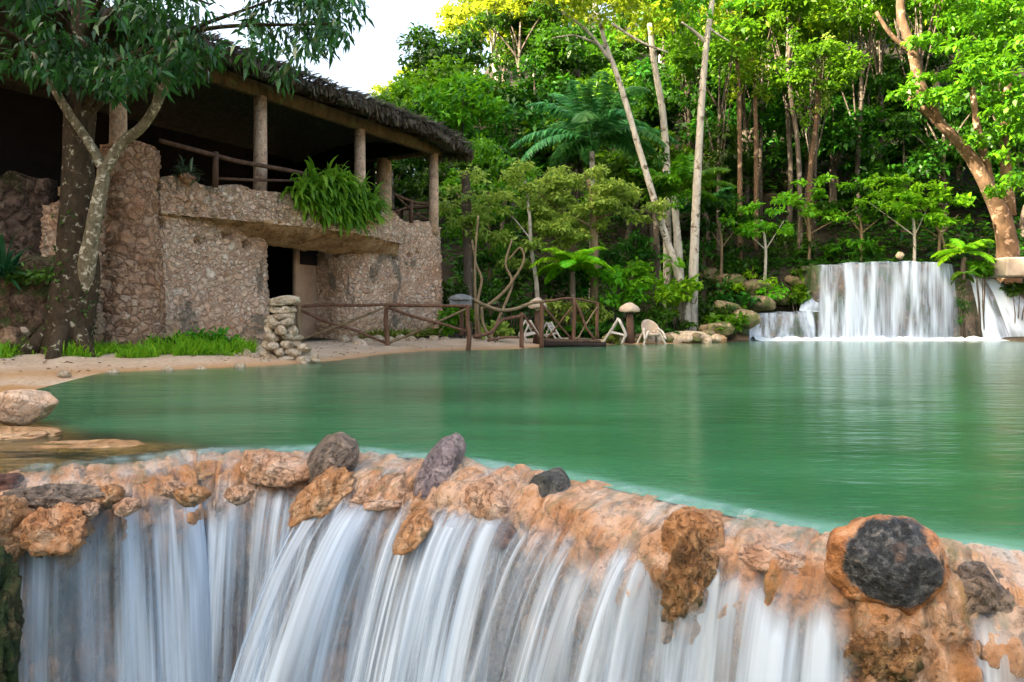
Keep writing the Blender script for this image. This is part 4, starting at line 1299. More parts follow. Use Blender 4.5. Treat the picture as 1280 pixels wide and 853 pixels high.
log(f2, 'brace', at(592, 421, 21.2), at(652, 395, 22.3), .07, LOG, .05, 14); log(f2, 'brace', at(610, 426, 21.4), at(648, 422, 22.2), .05, LOG, .05, 15)
log(f2, 'brace', at(654, 393, 22.3), at(677, 426, 22.6), .045, seed=16)

br = thing('footbridge', 'small dark log footbridge with brown railings over the inlet', 'bridge', at(715, 428, 23.4))
DECK = plain_mat('bridge_deck', (.05, .03, .02), (.11, .07, .045), 6, .85, (1, 6, 1))
c0 = at(682, 427, 23.2); c1 = at(750, 427, 23.6)
mid = (c0 + c1) / 2; ln = np.linalg.norm(c1 - c0)
mb = MB()
for k in range(9):
    f = (k + .5) / 9
    mb.bbox(c0 + (c1 - c0) * f + UP * .02 + np.array((0, .45, 0)), (ln / 9 * .94, 1.5, .07), .015)
mb.build('deck', DECK, br, smooth=False, world=True)
for dy in (-.25, 1.05):
    log(br, 'stringer', c0 + (-.15, dy, -.10), c1 + (.15, dy, -.10), .12, plain_mat('dark_stringer', (.012, .009, .008), (.03, .02, .016), 5, .9) if dy < 0 else bpy.data.materials['dark_stringer'], seed=20)
B0 = fpost(717, 425, 373, 23.4, .05); B1 = fpost(742, 425, 415, 23.5, .05); B2 = fpost(747, 419, 378, 24.6, .1)
log(br, 'post', *B0, .075, seed=21); log(br, 'post', B2[0], B2[1], .07, seed=22)
log(br, 'brace', B0[1] - UP * .05, at(743, 424, 23.5), .055, seed=23); log(br, 'brace', Q1[1] - UP * .12, at(714, 424, 23.4), .05, seed=24)
log(br, 'rail', Q1[1] - UP * .02, B0[1], .045, seed=25); log(br, 'rail', B0[1] - UP * .02, B2[1] - UP * .02, .045, seed=26)
log(br, 'brace', at(684, 423, 23.3), B0[1] - UP * .25, .035, seed=27); log(br, 'brace', at(722, 424, 23.4), B2[1] - UP * .15, .035, LOGP, seed=28)

WHITE = plain_mat('whitewashed_wood', (.40, .36, .30), (.58, .54, .47), 6, .75)
CREAM = plain_mat('cream_cap', (.36, .28, .20), (.50, .42, .33), 5, .85)
STUMP = bark_mat('stump_bark', (.06, .035, .02), (.17, .10, .07), None, 7)


def toadstool(px, ybot, ytop, Y, w, label):
    b = at(px, ybot, Y); g = gz(b[0], b[1]); top = at(px, ytop, Y)[2]
    h = top - g
    t_ = thing('toadstool_table', label, 'table', (b[0], b[1], g))
    pr = [(.0, h), (w * .22, h * .985), (w * .38, h * .93), (w * .48, h * .86), (w * .51, h * .80), (w * .47, h * .775), (w * .2, h * .78), (0, h * .78)]
    m1 = MB().lathe([(max(r, .004), z) for r, z in pr[::-1]], seg=20); VV = np.concatenate(m1.V)
    VV = VV * (1 + .05 * fbm(VV * 5, 3, 2))[:, None]
    obj('cap', VV, m1.F, CREAM, t_)
    MB().tube([(0, 0, -.1), (.02, 0, h * .35), (0, 0, h * .73)], [w * .26, w * .19, w * .17], 12, .2, 5).build('stem', STUMP, t_)
    return t_


def bar(parent, name, pts, r, mat=WHITE):
    return MB().tube(smoothcurve(pts, 10), r, 8, .05).build(name, mat, parent)


def xchair(px, ybot, Y, label, flip=1, scale=1.0, rz=0.0):
    b = at(px, ybot, Y); g = gz(b[0], b[1])
    t_ = thing('folding_chair', label, 'chair', (b[0], b[1], g), rz)
    k = scale
    for sy in (-.24, .24):
        bar(t_, 'leg', [(flip * -.42 * k, sy, 0), (flip * -.13 * k, sy, .45 * k), (flip * .16 * k, sy, .92 * k)], .040 * k)
        bar(t_, 'leg', [(flip * .26 * k, sy, 0), (flip * .36 * k, sy, .22 * k), (flip * .40 * k, sy, .36 * k), (flip * .16 * k, sy, .88 * k)], .040 * k)
        bar(t_, 'side_rail', [(flip * -.16 * k, sy, .42 * k), (flip * .37 * k, sy, .30 * k)], .036 * k)
    for q, (z0, z1, x0, x1) in enumerate([(.40, .44, -.2, .10), ]):
        MB().bbox((flip * .10 * k, 0, .39 * k), (.46 * k, .46, .04), .012, rotm(0, flip * 13, 0)).build('seat', WHITE, t_, smooth=False)
    mb = MB()
    for j in range(3):
        f = .35 + .28 * j
        mb.bbox((flip * (-.12 + .26 * f) * k, 0, (.46 + .43 * f) * k), (.03, .46, .10 * k), .01)
    mb.build('backrest', WHITE, t_, smooth=False)
    return t_


def barrel_chair(px, ybot, Y, label):
    b = at(px, ybot, Y); g = gz(b[0], b[1])
    t_ = thing('rustic_armchair', label, 'chair', (b[0], b[1], g), R(15))
    V, F = [], []
    na, nz = 22, 10
    for i in range(na):
        a = R(200) * i / (na - 1) - R(10)
        top = .52 + .40 * math.sin(max(0, min(math.pi, a))) ** .8
        for j in range(nz):
            f = j / (nz - 1); z = .36 + (top - .36) * f
            rr = .30 + .05 * f
            V.append((rr * math.cos(a), rr * math.sin(a), z))
    n0 = len(V)
    V = np.array(V); V2 = V * np.array((.86, .86, 1))
    F = gridF(na, nz).tolist() + (gridF(na, nz)[:, ::-1] + n0).tolist()
    for i in range(na - 1): F.append([i * nz + nz - 1, (i + 1) * nz + nz - 1, n0 + (i + 1) * nz + nz - 1, n0 + i * nz + nz - 1])
    obj('backrest', np.vstack([V, V2]), F, CREAM, t_)
    MB().lathe([(.28, .34), (.31, .36), (.31, .42), (.28, .44)], seg=18).build('seat', CREAM, t_)
    for sx, sy in ((-1, -1), (1, -1), (-1, 1), (1, 1)):
        bar(t_, 'leg', [(sx * .44, sy * .28, 0), (sx * .26, sy * .2, .4), (sx * .16, sy * .16, .50)], .042)
    for sx in (-1, 1):
        bar(t_, 'arm', [(sx * .26, .05, .60), (sx * .36, -.15, .48), (sx * .40, -.34, .22)], .04)
    return t_


toadstool(787, 410, 379, 25.6, .74, 'pale domed toadstool table between two white chairs on the far bank')
xchair(768, 412, 25.3, 'white folding chair with crossed legs left of the domed toadstool table', 1, .98, R(-12))
barrel_chair(814, 411, 25.4, 'cream round backed armchair with splayed legs right of the domed toadstool table')
toadstool(672, 408, 373, 24.6, .66, 'pale domed toadstool table behind the log fence near the footbridge')
xchair(664, 412, 24.3, 'white folding chair leaning behind the log fence left of the footbridge', -1, .85, R(20))
xchair(690, 408, 25.4, 'small white folding chair behind the footbridge railing', -1, .8, R(-25))

# grey hooded bin and twisted liana tree by the fence corner
binm = plain_mat('grey_weathered_metal', (.07, .075, .08), (.17, .18, .18), 6, .6)
bp = at(576, 384, 21.3)
bn = thing('lantern_box', 'grey hooded box on the corner of the log fence at the house end', 'box', bp)
m_ = MB(); m_.bbox((0, 0, .10), (.66, .36, .22), .03); m_.build('case', binm, bn, smooth=False)
m_ = MB(); m_.lathe([(.40, .20), (.39, .24), (.28, .33), (.10, .38), (.01, .385)], seg=14); VV = np.concatenate(m_.V) * np.array((1, .62, 1)); obj('hood', VV, m_.F, binm, bn)
m_ = MB(); m_.bbox((.02, .02, -.42), (.12, .12, .86), .02); m_.build('leg', DWOOD, bn, smooth=False)
lb = at(600, 420, 22.9)
li = thing('twisted_tree', 'twisted pale stemmed small tree with looping stems behind the log fence', 'tree', (lb[0], lb[1], gz(lb[0], lb[1])))
for k, pts in enumerate([[(600, 424, 22.9), (597, 380, 22.9), (602, 350, 23), (595, 330, 23), (590, 300, 23.2)], [(612, 424, 22.9), (625, 395, 22.9), (640, 355, 23.1), (632, 330, 23.3), (640, 300, 23.5)],
                         [(596, 424, 23), (594, 370, 22.9), (594, 320, 23), (598, 270, 23.2)], [(604, 385, 22.9), (612, 380, 22.9), (630, 365, 23), (645, 345, 23), (655, 325, 23.1), (650, 310, 23.2), (636, 325, 23.3)],
                         [(602, 384, 22.9), (604, 405, 22.8), (612, 420, 22.7), (620, 428, 22.7)]]):
    MB().tube(smoothcurve([at(*p) for p in pts], 26), [.055, .03], 8, .12, k).build('stem', LOGP, li, world=True)
# ================================================================== far waterfall and its ledge
LEDGE = rock_mat('wet_ledge', (.035, .035, .032), (.11, .095, .08), (.24, .18, .13), 1.6, .5, moss=(.03, .07, .012), mossamt=.52)


def ledge(name, label, pts, z0, z1, back, seed, amp=.22, mat=LEDGE):
    """rock shelf: front face along plan points, flat mossy top running back"""
    pts = smoothcurve(pts, 70); n = len(pts)
    tg = nrm(np.gradient(pts[:, :2], axis=0)); no = np.stack([tg[:, 1], -tg[:, 0]], 1)
    zz = np.linspace(0, 1, 22)
    rows = []
    for f in zz:
        z = z0 + (pts[:, 2] * (z1 - z0)) * f
        rows.append(np.column_stack([pts[:, :2] + no * (.18 * (1 - f) ** 2 - .10 * f ** 3), z]))
    for b in np.linspace(.12, 1, 9):
        rows.append(np.column_stack([pts[:, :2] - no * (back * b), z0 + pts[:, 2] * (z1 - z0) - .02 + 0 * b]))
    rows.append(np.column_stack([pts[:, :2] - no * back, np.full(n, z0)]))
    G = np.stack(rows, 1); m = G.shape[1]
    Q = G.reshape(-1, 3)
    N = np.repeat(np.column_stack([no, np.zeros(n)]), m, 0)
    fr = np.tile((np.arange(m) < 22).astype(float), n)
    d = (fbm(Q * np.array((1, 1, .7)), seed, 4) + .5 * (.5 - voro(Q * 1.7, seed)[0])) * amp
    Q = Q + N * (d * fr)[:, None] + UP * (d * (1 - fr) * .35)[:, None]
    return tag(obj(name, Q, gridF(n, m)[:, ::-1], mat), label, 'rock ledge')


YF = 30.0
fx = lambda px, Y=YF: (px - 640) / FPX * Y
ledge('rock_ledge', 'tall mossy rock ledge behind the wide far waterfall', [(fx(1018), 31.6, 1), (fx(1026), 30.55, 1), (fx(1060), 30.2, 1), (fx(1120), 30.1, 1), (fx(1170), 30.2, 1), (fx(1198), 30.6, 1), (fx(1212), 31.6, .95)], -.6, 3.16, 2.2, 3)
ledge('rock_ledge', 'low rock step under the short waterfall left of the wide one', [(fx(925), 31.4, 1), (fx(935), 30.5, 1), (fx(975), 30.3, 1), (fx(1015), 30.3, 1), (fx(1035), 30.8, 1)], -.6, 1.08, 1.6, 4, .15)
ledge('rock_ledge', 'dark mossy rock slope under the right hand pair of falls', [(fx(1196), 31.0, 1), (fx(1208), 30.35, 1.0), (fx(1235), 30.4, .98), (fx(1262), 30.3, .9), (fx(1290), 30.0, .8), (fx(1330), 29.8, .8), (fx(1370), 29.6, .9)], -.6, 2.6, 2.4, 5, .25)
FALL2 = water_sheet_mat('far_falling_water', (.58, .69, .83), fu=2.2, lo=.34, hi=.62, transl=.3, floor=.45)


def far_fall(name, label, lip, foot, dens, seed, arcf=.35, group=None):
    """sheet from a lip polyline to a foot polyline (both left to right)"""
    n = 90; m = 40
    a = smoothcurve(lip, n); b = smoothcurve(foot, n)
    s = np.concatenate([[0], np.cumsum(np.linalg.norm(np.diff(a, axis=0), axis=1))])
    V, UV, DE = [], [], []
    f1 = fbm(np.stack([s * 1.6, s * 0 + seed, s * 0], 1), 41, 3)
    f3 = fbm(np.stack([s * 5, s * 0 + seed, s * 0], 1), 43, 2)
    a[:, 2] += .07 * fbm(np.stack([s * 2.2, s * 0 + seed, s * 0], 1), 45, 3)
    bk = a + np.array((0, .5, .02))
    for j in range(m):
        t = j / (m - 1)
        if t < .1:
            p = bk + (a - bk) * (t / .1)
        else:
            q = (t - .1) / .9
            h = q ** .62 * (1 - arcf) + q * arcf           # horizontal travel comes first, the drop speeds up
            p = np.column_stack([a[:, :2] + (b[:, :2] - a[:, :2]) * h[..., None] if hasattr(h, 'shape') else a[:, :2] + (b[:, :2] - a[:, :2]) * h, a[:, 2] + (b[:, 2] - a[:, 2]) * q])
            p[:, 1] -= (.10 * f1 + .06 * f3) * q
        V.append(p)
        UV.append(np.stack([s + seed * 9.1, np.full(n, t * 3.0)], 1))
        e = sstep(0, .05, np.linspace(0, 1, n)) * sstep(1, .95, np.linspace(0, 1, n))
        foot_ = 1 + 1.2 * sstep(.93, 1.0, t)
        DE.append(np.interp(np.linspace(0, 1, n), np.linspace(0, 1, len(dens)), dens) * e * np.interp(t, [0, .1, .2, 1], [.3, .8, 1, 1]) * foot_)
    V = np.stack(V, 1).reshape(-1, 3); UV = np.stack(UV, 1).reshape(-1, 2); DE = np.stack(DE, 1).ravel()
    return tag(obj(name, V, gridF(n, m), FALL2, uv=UV, attrs={'dens': DE, 'teal': DE * 0}), label, 'waterfall', group)


g_ = 'far waterfalls'
far_fall('waterfall', 'wide white curtain waterfall at the far end of the pool', [at(1022, 332, 30.3), at(1058, 329, 29.95), at(1120, 327, 29.85), at(1170, 328, 29.95), at(1192, 330, 30.3)],
         [at(1020, 425, 29.9), at(1060, 427, 29.3), at(1120, 427, 29.2), at(1170, 427, 29.3), at(1202, 425, 29.9)], (1.5, 1.6, 1.5, 1.3, 1.45, 1.3, 1.0), 1, group=g_)
far_fall('waterfall', 'short low waterfall left of the wide curtain fall', [at(936, 392, 30.25), at(975, 391, 30.05), at(1018, 390, 30.05)],
         [at(934, 426, 30.0), at(975, 426.5, 29.6), at(1022, 426.5, 29.6)], (1.0, 1.35, 1.2), 2, group=g_)
far_fall('waterfall', 'small white chute feeding the short low waterfall', [at(1008, 361, 31.2), at(1016, 359, 31.0), at(1026, 359, 30.9)],
         [at(998, 388, 30.5), at(1008, 390, 30.4), at(1026, 390, 30.3)], (1.5, 2.0, 1.6), 3, group=g_)
far_fall('waterfall', 'left stream of the slanting pair of falls right of the curtain fall', [at(1209, 345, 30.2), at(1216, 343, 30.1), at(1226, 346, 30.0)],
         [at(1228, 425, 29.7), at(1246, 427, 29.3), at(1266, 427, 29.3)], (1.9, 2.2, 1.8), 4, group=g_)
far_fall('waterfall', 'right stream of the slanting pair of falls at the frame edge', [at(1230, 350, 30.1), at(1240, 348, 30.0), at(1250, 352, 29.9)],
         [at(1262, 426, 29.5), at(1284, 427, 29.2), at(1325, 426, 29.2)], (1.8, 2.2, 1.9), 5, group=g_)
# foam where the curtain meets the pool
t = NT('foam')
fo = t.done(t.bsdf((.62, .70, .76), .8, .1))
n = 160
xs = np.linspace(fx(934), fx(1330), n)
V = []
for j, (dy, z) in enumerate([(.30, .02), (.10, .10), (-.08, .09), (-.30, .035), (-.8, .004)]):
    y = 29.35 - .1 * np.sin(xs * .9) + dy * (1 + .4 * fbm(np.stack([xs * 1.5, xs * 0 + j, xs * 0], 1), 47, 3))
    V.append(np.stack([xs, y, np.maximum(.004, z * (1 + 1.5 * fbm(np.stack([xs * 4, xs * 0 + j, xs * 0], 1), 48, 3)))], 1))
tag(obj('foam', np.stack(V, 1).reshape(-1, 3), gridF(n, 5), fo), 'white foam line where the far falls meet the green pool', 'foam', kind='stuff')
# block, round stone, bank rocks
b = at(1284, 335, 29.5)
m_ = MB(); m_.bbox((0, 0, 0), (2.6, 1.4, .78), .06)
tag(m_.build('concrete_block', plain_mat('pale_concrete', (.24, .20, .16), (.38, .33, .27), 2.5, .9), smooth=False), 'pale concrete block at the right frame edge above the slanting falls', 'block').location = Vector(b)
stone(1125, 320, 30.6, (.17, .17, .17), PALE2, 'small round cream stone standing on the brink of the wide curtain fall', 200, sub=3, facet=.1, rough=.04)
BANKR = rock_mat('bank_stone', (.10, .07, .04), (.26, .18, .11), (.42, .31, .21), 2, .85, moss=(.08, .12, .02), mossamt=.51)
rng = np.random.default_rng(3)
bank = [(895, 412, 27.6, .5), (880, 420, 27.0, .35), (925, 400, 28.6, .6), (905, 385, 29.2, .5), (950, 380, 30.6, .55), (975, 372, 31.2, .5), (1000, 350, 31.8, .5), (945, 360, 31.6, .6), (912, 352, 32.0, .6), (985, 345, 33, .7), (1010, 338, 33.2, .5), (890, 345, 33, .6)]
for i, (px, py, Y, r) in enumerate(bank):
    stone(px, py, Y, (r * 1.3, r, r * .65), BANKR, 'mossy tan rock on the bank left of the far waterfalls', 210 + i, sub=4, group='rocks on the bank left of the far falls', rough=.22)
low = [(762 + 12 * i, 421 + 3 * ((i * 5) % 3) / 2, 25.5 + .11 * i) for i in range(12)]
for i, (px, py, Y) in enumerate(low):
    stone(px, py + 2, Y, (.26, .2, .2), PALE2 if i % 3 else BANKR, 'cream stone in the low edging wall along the far bank below the chairs', 230 + i, sub=3, group='edging stones of the far bank', facet=.8)
stone(858, 421, 26.9, (1.0, .5, .22), PALE2, 'long flat tan rock at the right end of the edging stones', 250, facet=1)
stone(893, 424, 27.3, (.5, .35, .2), rock_mat('rust_bank', (.24, .12, .04), (.46, .27, .12), (.58, .40, .24), 3, .8), 'rust coloured rock at the waterline left of the short waterfall', 251)

# ================================================================== greenery
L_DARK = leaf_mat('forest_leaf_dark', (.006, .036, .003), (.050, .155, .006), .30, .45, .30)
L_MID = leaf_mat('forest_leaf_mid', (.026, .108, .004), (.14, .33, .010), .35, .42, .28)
L_SUNLIT = leaf_mat('forest_leaf_sunlit', (.095, .17, .006), (.33, .42, .018), .40, .45, .22)  # yellow of the low sun painted into the upper leaves
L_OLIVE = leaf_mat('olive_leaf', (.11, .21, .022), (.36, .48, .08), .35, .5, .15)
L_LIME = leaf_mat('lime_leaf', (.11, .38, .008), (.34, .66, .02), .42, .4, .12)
L_BLUE = leaf_mat('palm_leaf', (.025, .14, .035), (.10, .34, .08), .30, .38, .2)
L_BRIGHT = leaf_mat('thicket_leaf', (.05, .19, .006), (.21, .46, .014), .38, .42, .2)
BARKD = bark_mat('forest_bark', (.04, .031, .023), (.125, .10, .075), (.25, .23, .19), 6, .57)
BARKW = bark_mat('white_bark', (.24, .22, .18), (.50, .47, .41), (.10, .085, .06), 6, .56)
BARKO = bark_mat('orange_bark', (.05, .032, .02), (.19, .115, .065), (.36, .25, .17), 5.5, .57)


def make_tree(name, label, cat, group, leafm, barkm, H, crown, nclump, per, L, W, trunk_r, limbs=7, seed=0, droop=.25, crsz=(.55, .95), flat=.7, lean=(0, 0), low=.45):
    """tree at the origin; crown = (z centre, rx, rz)"""
    rg = np.random.default_rng(seed)
    t_ = thing(name, label, cat, (0, 0, 0), 0, group)
    zc, rx, rz = crown
    cl = []
    while len(cl) < nclump:
        d = nrm(rg.normal(size=3)); r = rg.uniform(.25, 1) ** .5
        p = d * r * np.array((rx, rx, rz))
        if p[2] < -rz * low: continue
        if fbm((p + seed * 3.3)[None, :] * .55 / max(rx, 1) * 2.2, seed, 2)[0] < -.22: continue
        s = rg.uniform(*crsz)
        cl.append((p[0] + lean[0], p[1] + lean[1], zc + p[2], s * 1.15, s * 1.15, s * .62))
    cl = np.array(cl)
    V, F = clump_leaves(rg, cl, per, L, W, droop, flat)
    obj('crown', V, F, leafm, t_)
    mb = MB()
    top = np.array((lean[0] * .8, lean[1] * .8, zc + rz * .3))
    tp_ = smoothcurve([(0, 0, -.8), (rg.normal(0, .1), rg.normal(0, .1), H * .25), top * .6 + np.array((rg.normal(0, .2), 0, 0)), top], 18)
    mb.tube(tp_, [trunk_r * 1.3, trunk_r, trunk_r * .7, trunk_r * .25], 9, .12, seed)
    for k in range(limbs):
        c = cl[rg.integers(len(cl))][:3]
        st = tp_[rg.integers(7, 15)]
        mb.tube(smoothcurve([st, st * .5 + c * .5 + np.array((0, 0, .25)), c], 8), [trunk_r * .4, trunk_r * .1], 5, .1, k)
    mb.build('trunk', barkm, t_)
    return t_


PROTO = {
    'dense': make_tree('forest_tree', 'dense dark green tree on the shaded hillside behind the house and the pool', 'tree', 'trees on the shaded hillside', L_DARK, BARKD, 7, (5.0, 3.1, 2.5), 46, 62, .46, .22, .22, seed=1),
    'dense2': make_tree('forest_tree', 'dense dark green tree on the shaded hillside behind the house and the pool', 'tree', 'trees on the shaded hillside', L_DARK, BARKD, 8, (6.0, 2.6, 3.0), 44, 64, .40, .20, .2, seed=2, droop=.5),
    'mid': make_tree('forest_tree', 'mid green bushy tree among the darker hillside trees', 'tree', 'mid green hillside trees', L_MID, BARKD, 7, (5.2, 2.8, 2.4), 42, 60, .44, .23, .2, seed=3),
    'yellow': make_tree('forest_tree', 'yellow green sunlit tree along the top of the hill', 'tree', 'sunlit trees on the hilltop', L_SUNLIT, BARKW, 8, (6.2, 2.9, 2.9), 40, 60, .46, .22, .2, 9, seed=4),
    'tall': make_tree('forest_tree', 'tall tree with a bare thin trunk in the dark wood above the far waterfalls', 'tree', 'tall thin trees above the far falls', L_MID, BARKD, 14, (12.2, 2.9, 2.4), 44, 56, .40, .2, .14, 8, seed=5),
    'tall2': make_tree('forest_tree', 'tall tree with a bare thin trunk in the dark wood above the far waterfalls', 'tree', 'tall thin trees above the far falls', L_SUNLIT, BARKD, 15, (12.8, 2.5, 2.8), 38, 56, .36, .18, .13, 8, seed=6),
}
used = {k: 0 for k in PROTO}


def put(kind, x, y, s=1.0, rz=0.0, dz=0.0, label=None, group=None, sz=None):
    z = gz(x, y) + dz
    sc = (s, s, (sz or s))
    p = PROTO[kind]
    if not used[kind]:
        used[kind] = 1
        p.location = (x, y, z); p.rotation_euler = (0, 0, rz); p.scale = sc
        if label: p['label'] = label
        if group: p['group'] = group
        return p
    return dup(p, (x, y, z), rz, sc, label or BASE[kind][0], group or BASE[kind][1])


BASE = {k: (p['label'], p['group']) for k, p in PROTO.items()}
rng = np.random.default_rng(77)
# hillside left and centre, row after row up the slope
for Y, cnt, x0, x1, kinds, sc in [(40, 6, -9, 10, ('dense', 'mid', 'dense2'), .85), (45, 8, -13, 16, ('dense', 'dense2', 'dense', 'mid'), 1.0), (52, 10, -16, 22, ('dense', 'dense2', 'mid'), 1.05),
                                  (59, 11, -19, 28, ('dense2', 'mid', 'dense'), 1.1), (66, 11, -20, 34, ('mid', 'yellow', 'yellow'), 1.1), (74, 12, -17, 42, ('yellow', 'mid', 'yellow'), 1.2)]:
    for i in range(cnt):
        x = x0 + (x1 - x0) * (i + rng.uniform(.1, .9)) / cnt
        y = Y + rng.uniform(-2.5, 2.5)
        if x / y < -.21 and y > 50 and x / y * 900 + 640 > 440: continue
        k = kinds[rng.integers(len(kinds))]
        s = sc * rng.uniform(.8, 1.2)
        if x > 11 and y < 56: k = ('tall', 'tall2')[rng.integers(2)]
        put(k, x, y, s, rng.uniform(0, 6.28))
for i, (x, Y) in enumerate([(17, 54), (21, 57), (25, 55), (29, 58), (33, 56), (37, 60), (20, 63), (25, 65), (30, 66), (35, 64), (41, 66), (46, 62), (16, 60), (12, 57), (24, 74), (32, 76), (38, 75), (46, 74), (52, 70), (50, 80)]):
    put(('mid', 'dense', 'dense2', 'mid')[i % 4], x, Y, rng.uniform(1.0, 1.35), rng.uniform(0, 6.28))
# taller trees above the falls
for i, (px, Y, k, s) in enumerate([(900, 36, 'tall', .85), (932, 38, 'tall2', .95), (950, 39, 'tall2', .9), (985, 37, 'tall', .9), (1010, 38.5, 'tall2', .8), (1040, 41, 'tall', 1.0), (1075, 37, 'tall', .95), (1100, 42, 'tall2', 1.0),
                                   (1150, 39, 'tall', 1.0), (1200, 43, 'tall', 1.05), (1245, 38, 'tall', .9), (1300, 41, 'tall', 1.0), (1340, 36, 'tall', .9), (860, 42, 'tall', .9), (1020, 34.8, 'tall', .72), (1130, 46, 'tall2', 1.1), (960, 46, 'tall', 1.0)]):
    put(k, fx(px, Y), Y, s, rng.uniform(0, 6.28))
# low dark trees closing the understory
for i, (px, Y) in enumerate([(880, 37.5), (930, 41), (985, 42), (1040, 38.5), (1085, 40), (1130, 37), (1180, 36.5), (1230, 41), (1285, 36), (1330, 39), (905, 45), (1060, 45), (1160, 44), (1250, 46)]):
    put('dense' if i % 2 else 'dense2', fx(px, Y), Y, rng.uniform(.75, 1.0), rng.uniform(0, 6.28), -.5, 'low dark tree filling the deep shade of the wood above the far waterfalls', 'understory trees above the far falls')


# ------------------------------------------------------------------ individual trees
def tree_at(name, label, cat, base, trunk_pts, tr, clumps, per, leafm, barkm, L, W, limbs=(), seed=0, droop=.25, flat=.7, seg=9):
    rg = np.random.default_rng(seed)
    t_ = thing(name, label, cat, base)
    mb = MB()
    tp_ = smoothcurve(trunk_pts, 24)
    mb.tube(tp_, tr, seg, .12, seed)
    mb.build('trunk', barkm, t_, world=True)
    if limbs:
        mb = MB()
        for k, (pts, r) in enumerate(limbs): mb.tube(smoothcurve(pts, 12), r, 7, .1, k)
        mb.build('limb', barkm, t_, world=True)
    if len(clumps):
        V, F = clump_leaves(rg, np.array(clumps), per, L, W, droop, flat)
        obj('crown', V, F, leafm, t_, world=True)
    return t_


def cloud(rg, px0, px1, py0, py1, Y0, Y1, n, r0, r1, shape=True, flat=.6):
    out = []
    cx, cy = (px0 + px1) / 2, (py0 + py1) / 2
    while len(out) < n:
        px, py = rg.uniform(px0, px1), rg.uniform(py0, py1)
        if shape and ((px - cx) / (px1 - px0)) ** 2 + ((py - cy) / (py1 - py0)) ** 2 > .25: continue
        r = rg.uniform(r0, r1)
        out.append((*at(px, py, rg.uniform(Y0, Y1)), r, r, r * flat))
    return out


rg = np.random.default_rng(31)
def B(px, Y):
    x = fx(px, Y); return np.array((x, Y, gz(x, Y)))

b = B(613, 30)
tree_at('young_tree', 'light green bushy young tree right of the thatched roof corner', 'tree', b, [b - UP * .3, at(612, 330, 30), at(610, 240, 30)], [.12, .05], cloud(rg, 555, 675, 178, 320, 28.8, 31.4, 46, .35, .62), 60, L_MID, LOGP, .26, .14,
        [([at(611, 300, 30), at(585, 260, 29.8), at(570, 240, 29.6)], [.05, .02]), ([at(611, 280, 30), at(640, 240, 30.2), at(655, 215, 30.3)], [.05, .02])], 3)
b = B(742, 28.4)
tree_at('young_tree', 'spreading olive green tree with a brown trunk behind the footbridge', 'tree', b, [b - UP * .3, at(743, 330, 28.4), at(741, 262, 28.4), at(735, 225, 28.4)], [.19, .16, .08],
        cloud(rg, 655, 800, 208, 300, 27.2, 29.6, 46, .28, .5) + cloud(rg, 780, 835, 250, 280, 27.8, 28.6, 7, .2, .32), 95, L_OLIVE, LOGP, .22, .12,
        [([at(742, 285, 28.4), at(700, 262, 28.2), at(672, 240, 28)], [.06, .02]), ([at(742, 275, 28.4), at(785, 262, 28.2), at(830, 270, 28)], [.06, .015])], 4)
b = B(672, 27.6)
tree_at('young_tree', 'slim pale stemmed sapling with an olive crown left of the bright tree fern', 'tree', b, [b - UP * .3, at(671, 360, 27.6), at(664, 310, 27.6), at(662, 270, 27.6), at(656, 225, 27.8)], [.10, .08, .05],
        cloud(rg, 610, 715, 205, 345, 26.9, 28.4, 30, .26, .48), 85, L_OLIVE, BARKW, .22, .11, [([at(664, 300, 27.6), at(640, 270, 27.6)], [.04, .015])], 5)
b = B(585, 27.6)
tree_at('tree', 'dark straight trunk with a high crown just right of the stone house corner', 'tree', b, [b - UP * .3, at(585, 330, 27.6), at(583, 240, 27.6), at(580, 215, 27.6)], [.20, .16], cloud(rg, 552, 625, 215, 300, 27.0, 28.6, 20, .35, .55), 50, L_OLIVE, BARKD, .24, .12, (), 6)


def palm(name, label, base, trunk_pts, tr, crown, nf, flen, nl, leaf, wid, leafm, barkm, seed, droop=1.3, elev=(-.1, 1.2), vee=.35):
    rg = np.random.default_rng(seed)
    t_ = thing(name, label, 'palm' if 'palm' in name else 'fern', base)
    MB().tube(smoothcurve(trunk_pts, 20), tr, 10, .08, seed).build('trunk', barkm, t_, world=True)
    for k in range(nf):
        az = 2 * math.pi * (k + rg.uniform(-.3, .3)) / nf * 1.618 * 2
        el = rg.uniform(*elev)
        V, F, pts = frond(rg, crown, az, el, flen * rg.uniform(.8, 1.1), nl, leaf, droop * rg.uniform(.8, 1.2), wid, vee)
        m1 = MB().tube(pts, [.03, .008], 5)
        V2, F2 = cat_parts([(V, F)])
        o = len(V2)
        obj('frond', np.vstack([V2] + m1.V), F2.tolist() + [[i + o for i in f] for f in m1.F], leafm, t_, smooth=False, world=True)
    return t_


b = B(715, 27.0)
palm('tree_fern', 'bright lime green tree fern behind the footbridge', b, [b - UP * .2, at(716, 375, 27), at(715, 340, 27)], [.13, .10], at(715, 332, 27), 15, 1.9, 56, .40, .07, L_LIME, BARKD, 1, 1.5, (.1, 1.0), .15)
b = B(740, 34.5)
palm('palm', 'feathery dark green palm rising in the middle of the hillside', b, [b - UP * .3, at(741, 300, 34.5), at(740, 190, 34.5)], [.17, .13], at(740, 175, 34.5), 19, 4.3, 64, .95, .11, L_BLUE, BARKW, 2, 1.9, (.1, 1.3))
b = B(846, 30.5)
palm('palm', 'mid green palm with upright fronds between the pale leaning trunks', b, [b - UP * .3, at(846, 330, 30.5), at(845, 245, 30.5)], [.15, .11], at(845, 240, 30.5), 14, 2.5, 48, .6, .08, L_MID, BARKW, 3, 1.2, (.2, 1.3))
b = B(880, 33)
